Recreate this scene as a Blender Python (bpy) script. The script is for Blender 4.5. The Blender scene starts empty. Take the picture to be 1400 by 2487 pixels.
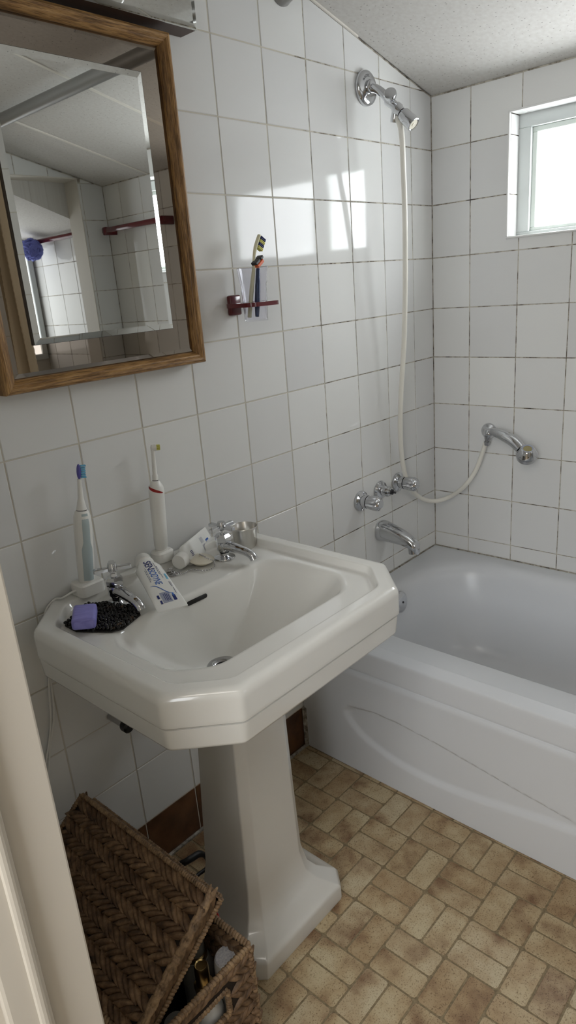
import bpy, bmesh, math, random
from mathutils import Vector, Matrix, Euler

random.seed(7)
scene = bpy.context.scene
COL = scene.collection
R = math.radians

# ---------------------------------------------------------------- camera
F_PX = 1657.69
CAM_POS = Vector((-2.0121, -1.1765, 1.3000))
CAM_ROT = Euler((1.2511, 0.0773, -0.8434), 'XYZ')
cam_data = bpy.data.cameras.new('camera')
cam = bpy.data.objects.new('camera', cam_data)
COL.objects.link(cam)
cam.location = CAM_POS
cam.rotation_euler = CAM_ROT
cam_data.sensor_fit = 'HORIZONTAL'
cam_data.sensor_width = 36.0
cam_data.lens = 36.0 * F_PX / 1400.0
cam_data.clip_start = 0.02
scene.camera = cam
CAM_M = CAM_ROT.to_matrix()


def at(px, py, axis, val):
    """point on the plane axis=val that shows at photo pixel (px, py)"""
    d = CAM_M @ Vector(((px - 700.0) / F_PX, -(py - 1243.5) / F_PX, -1.0))
    t = (val - CAM_POS[axis]) / d[axis]
    return CAM_POS + d * t


# ---------------------------------------------------------------- world, view, large lights
world = bpy.data.worlds.new('world')
scene.world = world
world.use_nodes = True
world.node_tree.nodes['Background'].inputs['Color'].default_value = (0.80, 0.88, 1.0, 1)
world.node_tree.nodes['Background'].inputs['Strength'].default_value = 1.0
scene.view_settings.view_transform = 'Standard'
scene.view_settings.look = 'None'
scene.view_settings.gamma = 1.0
scene.view_settings.use_curve_mapping = False
scene.view_settings.exposure = 0.92
WINDOW_STRENGTH = 7.0
ALCOVE_STRENGTH = 1.3
HALL_FILL_POWER = 6.0  # added warm fill from the hall side
HALL_WINDOW = 4.5

# ---------------------------------------------------------------- node helpers


def mat(name, color=(0.8, 0.8, 0.8), rough=0.5, metal=0.0, spec=0.5, trans=0.0, ior=1.45, coat=0.0, emis=None, emis_s=0.0, alpha=1.0):
    m = bpy.data.materials.new(name)
    m.use_nodes = True
    b = m.node_tree.nodes['Principled BSDF']
    b.inputs['Base Color'].default_value = (*color, 1)
    b.inputs['Roughness'].default_value = rough
    b.inputs['Metallic'].default_value = metal
    b.inputs['Specular IOR Level'].default_value = spec
    b.inputs['Transmission Weight'].default_value = trans
    b.inputs['IOR'].default_value = ior
    b.inputs['Coat Weight'].default_value = coat
    b.inputs['Alpha'].default_value = alpha
    if emis:
        b.inputs['Emission Color'].default_value = (*emis, 1)
        b.inputs['Emission Strength'].default_value = emis_s
    return m


class NT:
    def __init__(self, m):
        self.t = m.node_tree
        self.b = m.node_tree.nodes['Principled BSDF']

    def n(self, kind, **kw):
        x = self.t.nodes.new(kind)
        for k, v in kw.items():
            if k.startswith('i_'):
                x.inputs[k[2:].replace('_', ' ')].default_value = v
            else:
                setattr(x, k, v)
        return x

    def l(self, a, ao, b, bi):
        self.t.links.new(a.outputs[ao], b.inputs[bi])

    def coords(self, kind='Object', scale=(1, 1, 1), rot=(0, 0, 0)):
        c = self.n('ShaderNodeTexCoord')
        mp = self.n('ShaderNodeMapping')
        mp.inputs['Scale'].default_value = scale
        mp.inputs['Rotation'].default_value = rot
        self.l(c, kind, mp, 'Vector')
        return mp

    def geo(self, scale=(1, 1, 1)):
        c = self.n('ShaderNodeNewGeometry')
        mp = self.n('ShaderNodeMapping')
        mp.inputs['Scale'].default_value = scale
        self.l(c, 'Position', mp, 'Vector')
        return mp

    def noise(self, src, scale=5.0, detail=3.0, rough=0.5):
        x = self.n('ShaderNodeTexNoise')
        x.inputs['Scale'].default_value = scale
        x.inputs['Detail'].default_value = detail
        x.inputs['Roughness'].default_value = rough
        self.l(src, 'Vector', x, 'Vector')
        return x

    def ramp(self, src, so, stops):
        x = self.n('ShaderNodeValToRGB')
        e = x.color_ramp.elements
        while len(e) < len(stops):
            e.new(0.5)
        for k, (p, c) in enumerate(stops):
            e[k].position = p
            e[k].color = (*c, 1) if len(c) == 3 else c
        self.l(src, so, x, 'Fac')
        return x

    def mix(self, a, ao, b, bo, fac, fo=None, blend='MIX'):
        x = self.n('ShaderNodeMixRGB')
        x.blend_type = blend
        if fo is None:
            x.inputs['Fac'].default_value = fac
        else:
            self.l(fac, fo, x, 'Fac')
        self.l(a, ao, x, 'Color1')
        self.l(b, bo, x, 'Color2')
        return x

    def base(self, a, ao='Color'):
        self.l(a, ao, self.b, 'Base Color')

    def bump(self, src, so, strength=0.3, dist=0.002):
        x = self.n('ShaderNodeBump')
        x.inputs['Strength'].default_value = strength
        x.inputs['Distance'].default_value = dist
        self.l(src, so, x, 'Height')
        self.l(x, 'Normal', self.b, 'Normal')
        return x


M = {}


def g(v):  # sRGB 0-255 triple -> linear
    return tuple(((c / 255) / 12.92 if c / 255 <= 0.04045 else ((c / 255 + 0.055) / 1.055) ** 2.4) for c in v)


# white glazed wall tile: each tile a little different, faint waviness
m = M['tile'] = mat('glazed_tile', (0.74, 0.74, 0.735), 0.07, spec=0.30)
t = NT(m)
oi = t.n('ShaderNodeObjectInfo')
rr = t.ramp(oi, 'Random', [(0, g((217, 217, 216))), (0.5, g((223, 223, 221))), (1, g((228, 228, 225)))])
t.base(rr)
gp = t.geo()
nz = t.noise(gp, 9.0, 1.0)
t.bump(nz, 'Fac', 0.06, 0.006)

m = M['brown_tile'] = mat('brown_glazed_tile', (0.1, 0.05, 0.025), 0.22)
t = NT(m)
nz = t.noise(t.geo(), 14.0, 4.0)
t.base(t.ramp(nz, 'Fac', [(0.3, g((66, 42, 28))), (0.7, g((110, 74, 48)))]))

# grout: pale, with black mould in patches towards the bath
m = M['grout'] = mat('grout', (0.6, 0.58, 0.53), 0.85)
t = NT(m)
gp = t.geo()
n1 = t.noise(gp, 26.0, 4.0, 0.65)
n2 = t.noise(gp, 3.2, 2.0)
sep = t.n('ShaderNodeSeparateXYZ')
t.l(t.geo(), 'Vector', sep, 'Vector')
mr = t.n('ShaderNodeMapRange')
mr.inputs['From Min'].default_value = -0.95
mr.inputs['From Max'].default_value = -0.55
mr.inputs['To Min'].default_value = -0.22
mr.inputs['To Max'].default_value = 0.13
t.l(sep, 'X', mr, 'Value')
ad = t.n('ShaderNodeMath', operation='ADD')
t.l(n1, 'Fac', ad, 0)
t.l(mr, 'Result', ad, 1)
ad2 = t.n('ShaderNodeMath', operation='MULTIPLY_ADD')
t.l(n2, 'Fac', ad2, 0)
ad2.inputs[1].default_value = 0.35
t.l(ad, 'Value', ad2, 2)
t.base(t.ramp(ad2, 'Value', [(0.0, g((212, 207, 195))), (0.74, g((196, 190, 176))), (0.88, g((128, 119, 106))), (1.0, g((58, 52, 46)))]))

m = M['sealant'] = mat('sealant', g((196, 192, 182)), 0.6)
t = NT(m)
nz = t.noise(t.geo(), 60.0, 4.0, 0.7)
t.base(t.ramp(nz, 'Fac', [(0.3, g((60, 54, 48))), (0.5, g((150, 143, 130))), (0.75, g((196, 192, 182)))]))

# ceiling board with printed flecks
m = M['ceiling'] = mat('ceiling_board', (0.78, 0.77, 0.75), 0.85)
t = NT(m)
gp = t.geo((1, 1, 0.0))
v1 = t.n('ShaderNodeTexVoronoi')
v1.inputs['Scale'].default_value = 78.0
v1.inputs['Randomness'].default_value = 0.8
mp2 = t.geo((1.5, 1, 0))
t.l(mp2, 'Vector', v1, 'Vector')
fl = t.ramp(v1, 'Distance', [(0.11, g((164, 161, 158))), (0.19, g((212, 210, 207)))])
n3 = t.noise(gp, 90.0, 3.0)
r3 = t.ramp(n3, 'Fac', [(0.3, g((243, 241, 238))), (0.7, g((255, 255, 253)))])
t.base(t.mix(fl, 'Color', r3, 'Color', 0.9, blend='MULTIPLY'))

M['plaster'] = mat('white_paint', g((216, 211, 201)), 0.55)
M['hall_paint'] = mat('hall_paint', g((205, 198, 186)), 0.7)
M['gloss_paint'] = mat('gloss_paint', g((208, 201, 189)), 0.32)
M['batten'] = mat('batten_paint', g((226, 222, 212)), 0.5)
M['porcelain'] = mat('porcelain', g((226, 225, 220)), 0.10, coat=0.3)
M['pedestal_porcelain'] = mat('pedestal_porcelain', g((214, 212, 206)), 0.12, coat=0.3)
M['tub'] = mat('enamel', g((211, 213, 216)), 0.28, coat=0.05)
M['chrome'] = mat('chrome', (0.60, 0.61, 0.63), 0.06, 1.0)
M['chrome_worn'] = mat('worn_chrome', (0.46, 0.46, 0.47), 0.18, 1.0)
M['steel'] = mat('brushed_steel', (0.62, 0.605, 0.57), 0.28, 1.0)
M['dark'] = mat('dark_gap', (0.012, 0.011, 0.010), 0.6)
M['black_rubber'] = mat('black_rubber', (0.012, 0.012, 0.013), 0.45)
M['mirror'] = mat('mirror_glass', (0.86, 0.88, 0.86), 0.012, 1.0)
M['bronze_mirror'] = mat('bronze_mirror_glass', (0.36, 0.315, 0.27), 0.015, 1.0)
M['mirror_edge'] = mat('mirror_edge', (0.02, 0.02, 0.02), 0.3)
M['white_plastic'] = mat('white_plastic', g((232, 231, 226)), 0.28)
M['grey_plastic'] = mat('mint_grey_plastic', g((176, 190, 192)), 0.3)
M['offwhite_plastic'] = mat('ivory_plastic', g((226, 220, 203)), 0.3)
M['red_plastic'] = mat('red_button', g((150, 22, 18)), 0.3)
M['dark_ring'] = mat('dark_ring', g((50, 50, 54)), 0.4)
M['maroon'] = mat('maroon_enamel', g((92, 20, 30)), 0.18, coat=0.4)
m = M['hose'] = mat('hose_plastic', g((228, 225, 215)), 0.32)
M['lavender'] = mat('lavender_soap', g((138, 134, 205)), 0.42)
t = NT(M['lavender'])
nz = t.noise(t.coords('Object', (60, 900, 60)), 1.0, 3.0)
t.base(t.ramp(nz, 'Fac', [(0.3, g((126, 122, 194))), (0.7, g((150, 146, 214)))]))
m = M['pebble'] = mat('black_pebble', (0.012, 0.011, 0.010), 0.16)
t = NT(m)
nz = t.noise(t.geo(), 60.0, 2.0)
t.base(t.ramp(nz, 'Fac', [(0.50, g((14, 13, 12))), (0.64, g((26, 22, 18))), (0.76, g((84, 62, 42)))]))
M['mat_net'] = mat('dark_mat_backing', g((30, 28, 26)), 0.7)
M['paste_white'] = mat('tube_white', g((236, 236, 232)), 0.22)
M['ink_navy'] = mat('navy_ink', g((22, 40, 110)), 0.4)
M['ink_blue'] = mat('blue_ink', g((36, 100, 190)), 0.4)
M['ink_cyan'] = mat('cyan_ink', g((100, 180, 215)), 0.4)
M['ink_grey'] = mat('grey_ink', g((160, 165, 185)), 0.4)
M['clear'] = mat('clear_plastic', (0.93, 0.93, 0.97), 0.03, trans=1.0, ior=1.25)
M['lilac_edge'] = mat('lilac_plastic', (0.75, 0.75, 0.95), 0.05, trans=0.9, ior=1.3)
M['acrylic'] = mat('chrome_handle', (0.58, 0.59, 0.61), 0.10, 1.0)
M['brush_cream'] = mat('cream_plastic', g((222, 218, 186)), 0.3)
M['bristle_yellow'] = mat('yellow_bristle', g((208, 204, 110)), 0.6)
M['bristle_navy'] = mat('navy_bristle', g((24, 32, 90)), 0.6)
M['bristle_blue'] = mat('blue_bristle', g((110, 180, 214)), 0.6)
M['violet_plastic'] = mat('violet_plastic', g((88, 84, 160)), 0.35)
M['orange'] = mat('orange_plastic', g((226, 96, 30)), 0.35)
M['navy_plastic'] = mat('navy_plastic', g((44, 62, 100)), 0.3)
M['gold'] = mat('gold_cap', (0.52, 0.38, 0.17), 0.28, 1.0)
M['bottle_white'] = mat('bottle_white', g((214, 212, 206)), 0.25)
M['bottle_grey'] = mat('bottle_grey', g((160, 162, 158)), 0.3)
M['bottle_navy'] = mat('bottle_navy', g((20, 24, 38)), 0.2)
M['bottle_teal'] = mat('bottle_teal', g((120, 150, 146)), 0.15, trans=0.5)
M['rose_red'] = mat('red_cap', g((150, 30, 30)), 0.3)
m = M['foam_top'] = mat('speckled_cap', g((220, 220, 222)), 0.5)
t = NT(m)
nz = t.noise(t.coords('Object', (1, 1, 1)), 300.0, 3.0)
t.base(t.ramp(nz, 'Fac', [(0.3, g((190, 190, 200))), (0.7, g((235, 235, 236)))]))

# oak for the mirror frame: grain along local X
m = M['oak'] = mat('oak', (0.3, 0.17, 0.07), 0.38)
t = NT(m)
mp = t.coords('Object', (7, 70, 70))
n1 = t.noise(mp, 1.6, 5.0, 0.65)
mp3 = t.coords('Object', (30, 520, 520))
n2 = t.noise(mp3, 1.0, 3.0, 0.7)
c1 = t.ramp(n1, 'Fac', [(0.28, g((100, 72, 40))), (0.5, g((158, 119, 70))), (0.72, g((196, 156, 102)))])
c2 = t.ramp(n2, 'Fac', [(0.38, g((132, 116, 98))), (0.56, (1, 1, 1))])
t.base(t.mix(c1, 'Color', c2, 'Color', 0.75, blend='MULTIPLY'))
t.bump(n2, 'Fac', 0.25, 0.001)

# vinyl floor bricks
m = M['brick'] = mat('vinyl_brick', (0.4, 0.3, 0.2), 0.42)
t = NT(m)
gp = t.geo()
oi = t.n('ShaderNodeObjectInfo')
off = t.n('ShaderNodeVectorMath', operation='ADD')
sc = t.n('ShaderNodeVectorMath', operation='SCALE')
comb = t.n('ShaderNodeCombineXYZ')
t.l(oi, 'Random', comb, 'X')
t.l(oi, 'Random', comb, 'Z')
t.l(comb, 'Vector', sc, 0)
sc.inputs['Scale'].default_value = 40.0
t.l(gp, 'Vector', off, 0)
t.l(sc, 'Vector', off, 1)
n1 = t.noise(off, 13.0, 3.0, 0.55)
n2 = t.noise(off, 330.0, 3.0, 0.7)
blot = t.ramp(n1, 'Fac', [(0.34, g((196, 185, 160))), (0.52, g((178, 160, 132))), (0.68, g((132, 106, 82)))])
tint = t.ramp(oi, 'Random', [(0.0, g((255, 252, 244))), (0.35, g((244, 232, 212))), (0.6, g((255, 250, 236))), (0.8, g((228, 210, 186))), (1.0, g((250, 244, 232)))])
fleck = t.ramp(n2, 'Fac', [(0.34, g((150, 132, 110))), (0.46, (1, 1, 1))])
a_ = t.mix(blot, 'Color', tint, 'Color', 0.9, blend='MULTIPLY')
t.base(t.mix(a_, 'Color', fleck, 'Color', 0.8, blend='MULTIPLY'))
t.bump(n2, 'Fac', 0.15, 0.0006)

m = M['floor_grout'] = mat('vinyl_joint', g((132, 116, 88)), 0.6)
t = NT(m)
n2 = t.noise(t.geo(), 180.0, 3.0)
t.base(t.ramp(n2, 'Fac', [(0.3, g((112, 97, 72))), (0.7, g((148, 132, 102)))]))
m = M['hall_floor'] = mat('hall_carpet', g((150, 134, 112)), 0.95)

# woven water hyacinth
m = M['wicker'] = mat('wicker', (0.13, 0.075, 0.04), 0.55)
t = NT(m)
oi = t.n('ShaderNodeObjectInfo')
n1 = t.noise(t.geo((1, 1, 1)), 55.0, 4.0, 0.65)
c1 = t.ramp(n1, 'Fac', [(0.28, g((70, 54, 41))), (0.5, g((122, 98, 74))), (0.75, g((166, 138, 108)))])
c2 = t.ramp(oi, 'Random', [(0, g((200, 190, 180))), (1, g((255, 250, 244)))])
t.base(t.mix(c1, 'Color', c2, 'Color', 1.0, blend='MULTIPLY'))
n4 = t.noise(t.coords('Object', (40, 900, 400)), 1.0, 3.0)
t.bump(n4, 'Fac', 0.4, 0.001)
M['wicker_core'] = mat('wicker_core', g((36, 27, 21)), 0.8)
m = M['wicker_rim'] = mat('wicker_rim', (0.2, 0.13, 0.07), 0.5)
t = NT(m)
n1 = t.noise(t.geo(), 90.0, 4.0, 0.65)
t.base(t.ramp(n1, 'Fac', [(0.3, g((84, 66, 48))), (0.5, g((136, 110, 82))), (0.75, g((178, 150, 114)))]))

# frosted glass: lit by the daylight behind it, faint ripple
m = M['frosted'] = mat('frosted_glass', (0.9, 0.93, 0.95), 0.3)
t = NT(m)
v = t.n('ShaderNodeTexVoronoi')
v.inputs['Scale'].default_value = 170.0
t.l(t.geo(), 'Vector', v, 'Vector')
t.b.inputs['Emission Strength'].default_value = WINDOW_STRENGTH
rp = t.ramp(v, 'Distance', [(0.1, (0.84, 0.92, 1.0)), (0.6, (0.95, 0.98, 1.0))])
t.l(rp, 'Color', t.b, 'Emission Color')
t.bump(v, 'Distance', 0.3, 0.002)
M['window_paint'] = mat('window_frame_paint', g((196, 200, 198)), 0.4)
M['window_bead'] = mat('window_bead_paint', g((216, 222, 216)), 0.35)
m = M['towel'] = mat('waffle_towel', g((204, 190, 164)), 0.95)
M['blue_net'] = mat('blue_net', g((112, 120, 196)), 0.7)
M['fill_globe'] = mat('added_globe_glow', (1, 1, 1), 0.4, emis=(1.0, 0.93, 0.82), emis_s=6.0)  # glow of the globe added in the unseen hall
M['bulb'] = mat('clear_bulb', (0.95, 0.95, 0.95), 0.03, trans=0.95, ior=1.3)
M['brown_metal'] = mat('brown_metal', g((70, 50, 40)), 0.4)
M['rod'] = mat('rod_metal', (0.30, 0.295, 0.285), 0.42, 0.7)

# ---------------------------------------------------------------- mesh helpers


def obj(name, bm, material, parent=None, smooth=False, label=None, auto=None):
    me = bpy.data.meshes.new(name)
    bm.normal_update()
    bm.to_mesh(me)
    bm.free()
    me.materials.append(M[material] if isinstance(material, str) else material)
    if smooth:
        for p in me.polygons:
            p.use_smooth = True
        if auto is not None:
            me.set_sharp_from_angle(angle=R(auto))
    o = bpy.data.objects.new(name, me)
    COL.objects.link(o)
    if parent is not None:
        o.parent = parent
    if label:
        o['label'] = label
    return o


def thing(name, label, cat, loc=(0, 0, 0), rot=(0, 0, 0), group=None):
    o = bpy.data.objects.new(name, None)
    COL.objects.link(o)
    o.location = loc
    o.rotation_euler = rot
    o.empty_display_size = 0.02
    o['label'] = label
    o['category'] = cat
    if group:
        o['group'] = group
    return o


def tag(o, label, cat, group=None):
    o['label'] = label
    o['category'] = cat
    if group:
        o['group'] = group
    return o


def struct(o, label=None):
    o['kind'] = 'structure'
    if label:
        o['label'] = label
    return o


def box(bm, x0, x1, y0, y1, z0, z1, bev=0.0, seg=2, mtx=None):
    r = bmesh.ops.create_cube(bm, size=1.0)
    vs = r['verts']
    mt = Matrix.Translation(((x0 + x1) / 2, (y0 + y1) / 2, (z0 + z1) / 2)) @ Matrix.Diagonal((abs(x1 - x0), abs(y1 - y0), abs(z1 - z0), 1))
    bmesh.ops.transform(bm, matrix=mt, verts=vs)
    if bev > 0:
        es = list({e for v in vs for e in v.link_edges})
        rb = bmesh.ops.bevel(bm, geom=es, offset=bev, segments=seg, affect='EDGES', profile=0.5)
        vs = list({v for f in rb['faces'] for v in f.verts} | {v for v in vs if v.is_valid})
    if mtx is not None:
        bmesh.ops.transform(bm, matrix=mtx, verts=[v for v in vs if v.is_valid])
    return bm


def B():
    return bmesh.new()


def frame_from(zdir, xhint=(1, 0, 0)):
    z = Vector(zdir).normalized()
    xh = Vector(xhint)
    if abs(z.dot(xh.normalized())) > 0.95:
        xh = Vector((0, 1, 0)) if abs(z.y) < 0.9 else Vector((1, 0, 0))
    y = z.cross(xh).normalized()
    x = y.cross(z).normalized()
    return Matrix((x, y, z)).transposed()


def lathe(bm, prof, seg=32, origin=(0, 0, 0), axis=(0, 0, 1), rfun=None, cap=True, xhint=(1, 0, 0)):
    """prof: list of (r, h) along axis"""
    o = Vector(origin)
    fr = frame_from(axis, xhint)
    rings = []
    for k, (r, h) in enumerate(prof):
        if r < 1e-6:
            rings.append([bm.verts.new(o + fr @ Vector((0, 0, h)))])
        else:
            ring = []
            for i in range(seg):
                a = 2 * math.pi * i / seg
                rr_ = r if rfun is None else rfun(r, h, a)
                ring.append(bm.verts.new(o + fr @ Vector((rr_ * math.cos(a), rr_ * math.sin(a), h))))
            rings.append(ring)
    bridge(bm, rings, closed=True)
    if cap:
        for ring, flip in ((rings[0], True), (rings[-1], False)):
            if len(ring) > 2:
                bm.faces.new(ring[::-1] if flip else ring)
    return bm


def bridge(bm, rings, closed=True):
    for a, b in zip(rings, rings[1:]):
        n = max(len(a), len(b))
        rng = n if closed else n - 1
        for i in range(rng):
            j = (i + 1) % n
            if len(a) == 1 and len(b) == 1:
                continue
            if len(a) == 1:
                bm.faces.new((a[0], b[j], b[i])) if False else bm.faces.new((a[0], b[i], b[j])[::-1])
            elif len(b) == 1:
                bm.faces.new((a[i], a[j], b[0]))
            else:
                bm.faces.new((a[i], a[j], b[j], b[i]))


def catmull(pts, sub=6):
    pts = [Vector(p) for p in pts]
    out = []
    n = len(pts)
    for i in range(n - 1):
        p0 = pts[max(i - 1, 0)]
        p1 = pts[i]
        p2 = pts[i + 1]
        p3 = pts[min(i + 2, n - 1)]
        for s in range(sub):
            u = s / sub
            out.append(0.5 * ((2 * p1) + (-p0 + p2) * u + (2 * p0 - 5 * p1 + 4 * p2 - p3) * u * u + (-p0 + 3 * p1 - 3 * p2 + p3) * u ** 3))
    out.append(pts[-1])
    return out


def tube(bm, pts, rad, seg=12, sub=0, cap=True, flat=None):
    """swept round section; rad number or list (per input point); flat=(sx, sy) squashes the section"""
    pin = [Vector(p) for p in pts]
    if isinstance(rad, (int, float)):
        rad = [rad] * len(pin)
    if sub:
        ps = catmull(pin, sub)
        rs = []
        for i in range(len(pin) - 1):
            for s in range(sub):
                u = s / sub
                rs.append(rad[i] * (1 - u) + rad[i + 1] * u)
        rs.append(rad[-1])
    else:
        ps, rs = pin, rad
    n = len(ps)
    tan = []
    for i in range(n):
        d = ps[min(i + 1, n - 1)] - ps[max(i - 1, 0)]
        tan.append(d.normalized() if d.length > 1e-9 else Vector((0, 0, 1)))
    up = Vector((0, 0, 1)) if abs(tan[0].z) < 0.9 else Vector((1, 0, 0))
    nrm = (up - tan[0] * up.dot(tan[0])).normalized()
    rings = []
    for i in range(n):
        nrm = (nrm - tan[i] * nrm.dot(tan[i])).normalized()
        bn = tan[i].cross(nrm)
        ring = []
        for k in range(seg):
            a = 2 * math.pi * k / seg
            cx, cy = math.cos(a), math.sin(a)
            if flat:
                cx *= flat[0]
                cy *= flat[1]
            ring.append(bm.verts.new(ps[i] + (nrm * cx + bn * cy) * rs[i]))
        rings.append(ring)
    bridge(bm, rings)
    if cap:
        bm.faces.new(rings[0][::-1])
        bm.faces.new(rings[-1])
    return bm


def prism(bm, poly, fn, h0, h1, bev=0.0):
    """poly 2-D list; fn(u, v, h) -> 3-D; extruded between h0 and h1, small chamfer at h1"""
    a = [bm.verts.new(fn(u, v, h0)) for u, v in poly]
    rings = [a]
    if bev > 0:
        b = [bm.verts.new(fn(u, v, h1 - bev)) for u, v in poly]
        n = len(poly)
        cx = sum(p[0] for p in poly) / n
        cy = sum(p[1] for p in poly) / n
        c = []
        for i in range(n):
            p0, p1, p2 = Vector(poly[i - 1]), Vector(poly[i]), Vector(poly[(i + 1) % n])
            d1 = (p1 - p0).normalized()
            d2 = (p2 - p1).normalized()
            n1 = Vector((-d1.y, d1.x))
            n2 = Vector((-d2.y, d2.x))
            k = (n1 + n2)
            k = k / max(k.dot(n1), 0.2)
            q = p1 + k * bev
            c.append(bm.verts.new(fn(q.x, q.y, h1)))
        rings += [b, c]
    else:
        rings.append([bm.verts.new(fn(u, v, h1)) for u, v in poly])
    bridge(bm, rings)
    bm.faces.new(rings[0][::-1])
    bm.faces.new(rings[-1])
    bmesh.ops.recalc_face_normals(bm, faces=bm.faces[:])
    return bm


def grid(bm, fn, nu, nv, closed_u=False):
    vs = [[bm.verts.new(fn(i / nu, j / nv)) for j in range(nv + 1)] for i in range(nu if closed_u else nu + 1)]
    for i in range(nu):
        i2 = (i + 1) % nu if closed_u else i + 1
        for j in range(nv):
            bm.faces.new((vs[i][j], vs[i2][j], vs[i2][j + 1], vs[i][j + 1]))
    return vs


def clip_poly(poly, a, b, c):
    """keep a*u + b*v <= c"""
    out = []
    n = len(poly)
    for i in range(n):
        p, q = poly[i], poly[(i + 1) % n]
        dp, dq = a * p[0] + b * p[1] - c, a * q[0] + b * q[1] - c
        if dp <= 0:
            out.append(p)
        if (dp < 0 < dq) or (dq < 0 < dp):
            s = dp / (dp - dq)
            out.append((p[0] + (q[0] - p[0]) * s, p[1] + (q[1] - p[1]) * s))
    return out


def text_mesh(s, size=1.0, shear=0.0, bold=0.0, align='LEFT'):
    cu = bpy.data.curves.new('lettering', 'FONT')
    cu.body = s
    cu.size = size
    cu.shear = shear
    cu.offset = bold
    cu.align_x = align
    o = bpy.data.objects.new('lettering', cu)
    COL.objects.link(o)
    bpy.context.view_layer.update()
    dg = bpy.context.evaluated_depsgraph_get()
    me = bpy.data.meshes.new_from_object(o.evaluated_get(dg))
    bpy.data.objects.remove(o)
    bm = bmesh.new()
    bm.from_mesh(me)
    bpy.data.meshes.remove(me)
    return bm


# ---------------------------------------------------------------- room dimensions
T = 0.152                       # tile pitch
Z0 = 1.651                      # row 0
ROWZ = [Z0 + 5 * T - k * T for k in range(0, 16)]       # from above the ceiling down
ROW10 = Z0 - 10 * T             # top of the brown skirting tiles
TUBX = -0.757
TUBZ = 0.383
LEFTX = -1.80
FRONTY = -1.77
SLOPE = 0.2476


def ceil_z(x):
    return 1.796 - SLOPE * x


GAP = 0.0025
DEPTH = 0.0012                  # joint recess

tile_cache = {}


def tile_object(poly, fn, parent, material, name='wall_tile', key=None):
    """poly in wall (u, v); fn(u, v, h) maps to 3-D with h out of the wall; h = 0 is the tile face"""
    cu = sum(p[0] for p in poly) / len(poly)
    cv = sum(p[1] for p in poly) / len(poly)
    o3 = fn(cu, cv, 0)
    ex = fn(cu + 1, cv, 0) - o3
    ey = fn(cu, cv + 1, 0) - o3
    ez = fn(cu, cv, 1) - o3
    rot = Matrix((ex, ey, ez)).transposed()
    kk = (key, material)
    if key is not None and kk in tile_cache:
        me = tile_cache[kk]
    else:
        bm = bmesh.new()
        prism(bm, [(u - cu, v - cv) for u, v in poly], lambda u, v, h: Vector((u, v, h)), -0.004, 0.0, 0.0011)
        me = bpy.data.meshes.new(name)
        bm.to_mesh(me)
        bm.free()
        me.materials.append(M[material])
        if key is not None:
            tile_cache[kk] = me
    o = bpy.data.objects.new(name, me)
    COL.objects.link(o)
    tilt = Euler((R(random.gauss(0, 0.16)), R(random.gauss(0, 0.16)), 0)).to_matrix()
    o.matrix_world = Matrix.Translation(o3) @ (rot @ tilt).to_4x4()
    if parent is not None:
        o.parent = parent
    return o


def ccw(poly):
    a = sum(poly[i - 1][0] * poly[i][1] - poly[i][0] * poly[i - 1][1] for i in range(len(poly)))
    return poly if a > 0 else poly[::-1]


def tile_wall(parent, fn, ulines, vlines, clips, material_fn, holes=(), skip=None):
    ul = sorted(ulines)
    vl = sorted(vlines)
    for i in range(len(ul) - 1):
        for j in range(len(vl) - 1):
            u0, u1, v0, v1 = ul[i] + GAP / 2, ul[i + 1] - GAP / 2, vl[j] + GAP / 2, vl[j + 1] - GAP / 2
            if u1 - u0 < 0.006 or v1 - v0 < 0.006:
                continue
            if skip and skip((u0 + u1) / 2, (v0 + v1) / 2):
                continue
            poly = [(u0, v0), (u1, v0), (u1, v1), (u0, v1)]
            cut = False
            for (h0, h1, k0, k1) in holes:
                if u1 <= h0 or u0 >= h1 or v1 <= k0 or v0 >= k1:
                    continue
                cut = True
                a0, a1, b0, b1 = max(u0, h0), min(u1, h1), max(v0, k0), min(v1, k1)
                fu, fv = (a0 <= u0 and a1 >= u1), (b0 <= v0 and b1 >= v1)
                if fu and fv:
                    poly = []
                elif fu:
                    poly = [(u0, v0), (u1, v0), (u1, b0), (u0, b0)] if b0 > v0 else [(u0, b1), (u1, b1), (u1, v1), (u0, v1)]
                elif fv:
                    poly = [(u0, v0), (a0, v0), (a0, v1), (u0, v1)] if a0 > u0 else [(a1, v0), (u1, v0), (u1, v1), (a1, v1)]
                else:
                    left, low = a0 <= u0, b0 <= v0
                    if left and low:
                        poly = [(a1, v0), (u1, v0), (u1, v1), (u0, v1), (u0, b1), (a1, b1)]
                    elif left:
                        poly = [(u0, v0), (u1, v0), (u1, v1), (a1, v1), (a1, b0), (u0, b0)]
                    elif low:
                        poly = [(u0, v0), (a0, v0), (a0, b1), (u1, b1), (u1, v1), (u0, v1)]
                    else:
                        poly = [(u0, v0), (u1, v0), (u1, b0), (a0, b0), (a0, v1), (u0, v1)]
            full = not cut
            for (a, b, c) in clips:
                if poly:
                    p2 = clip_poly(poly, a, b, c)
                    if len(p2) != len(poly) or any((Vector(x) - Vector(y)).length > 1e-6 for x, y in zip(p2, poly)):
                        full = False
                    poly = p2
            if len(poly) < 3:
                continue
            area = abs(sum(poly[k - 1][0] * poly[k][1] - poly[k][0] * poly[k - 1][1] for k in range(len(poly)))) / 2
            if area < 0.0004:
                continue
            # drop nearly coincident points
            pp = []
            for q in poly:
                if not pp or (Vector(q) - Vector(pp[-1])).length > 0.003:
                    pp.append(q)
            if len(pp) > 2 and (Vector(pp[0]) - Vector(pp[-1])).length < 0.003:
                pp.pop()
            if len(pp) < 3:
                continue
            tile_object(ccw(pp), fn, parent, material_fn((u0 + u1) / 2, (v0 + v1) / 2),
                        key=(round(u1 - u0, 4), round(v1 - v0, 4)) if full else None)


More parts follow.
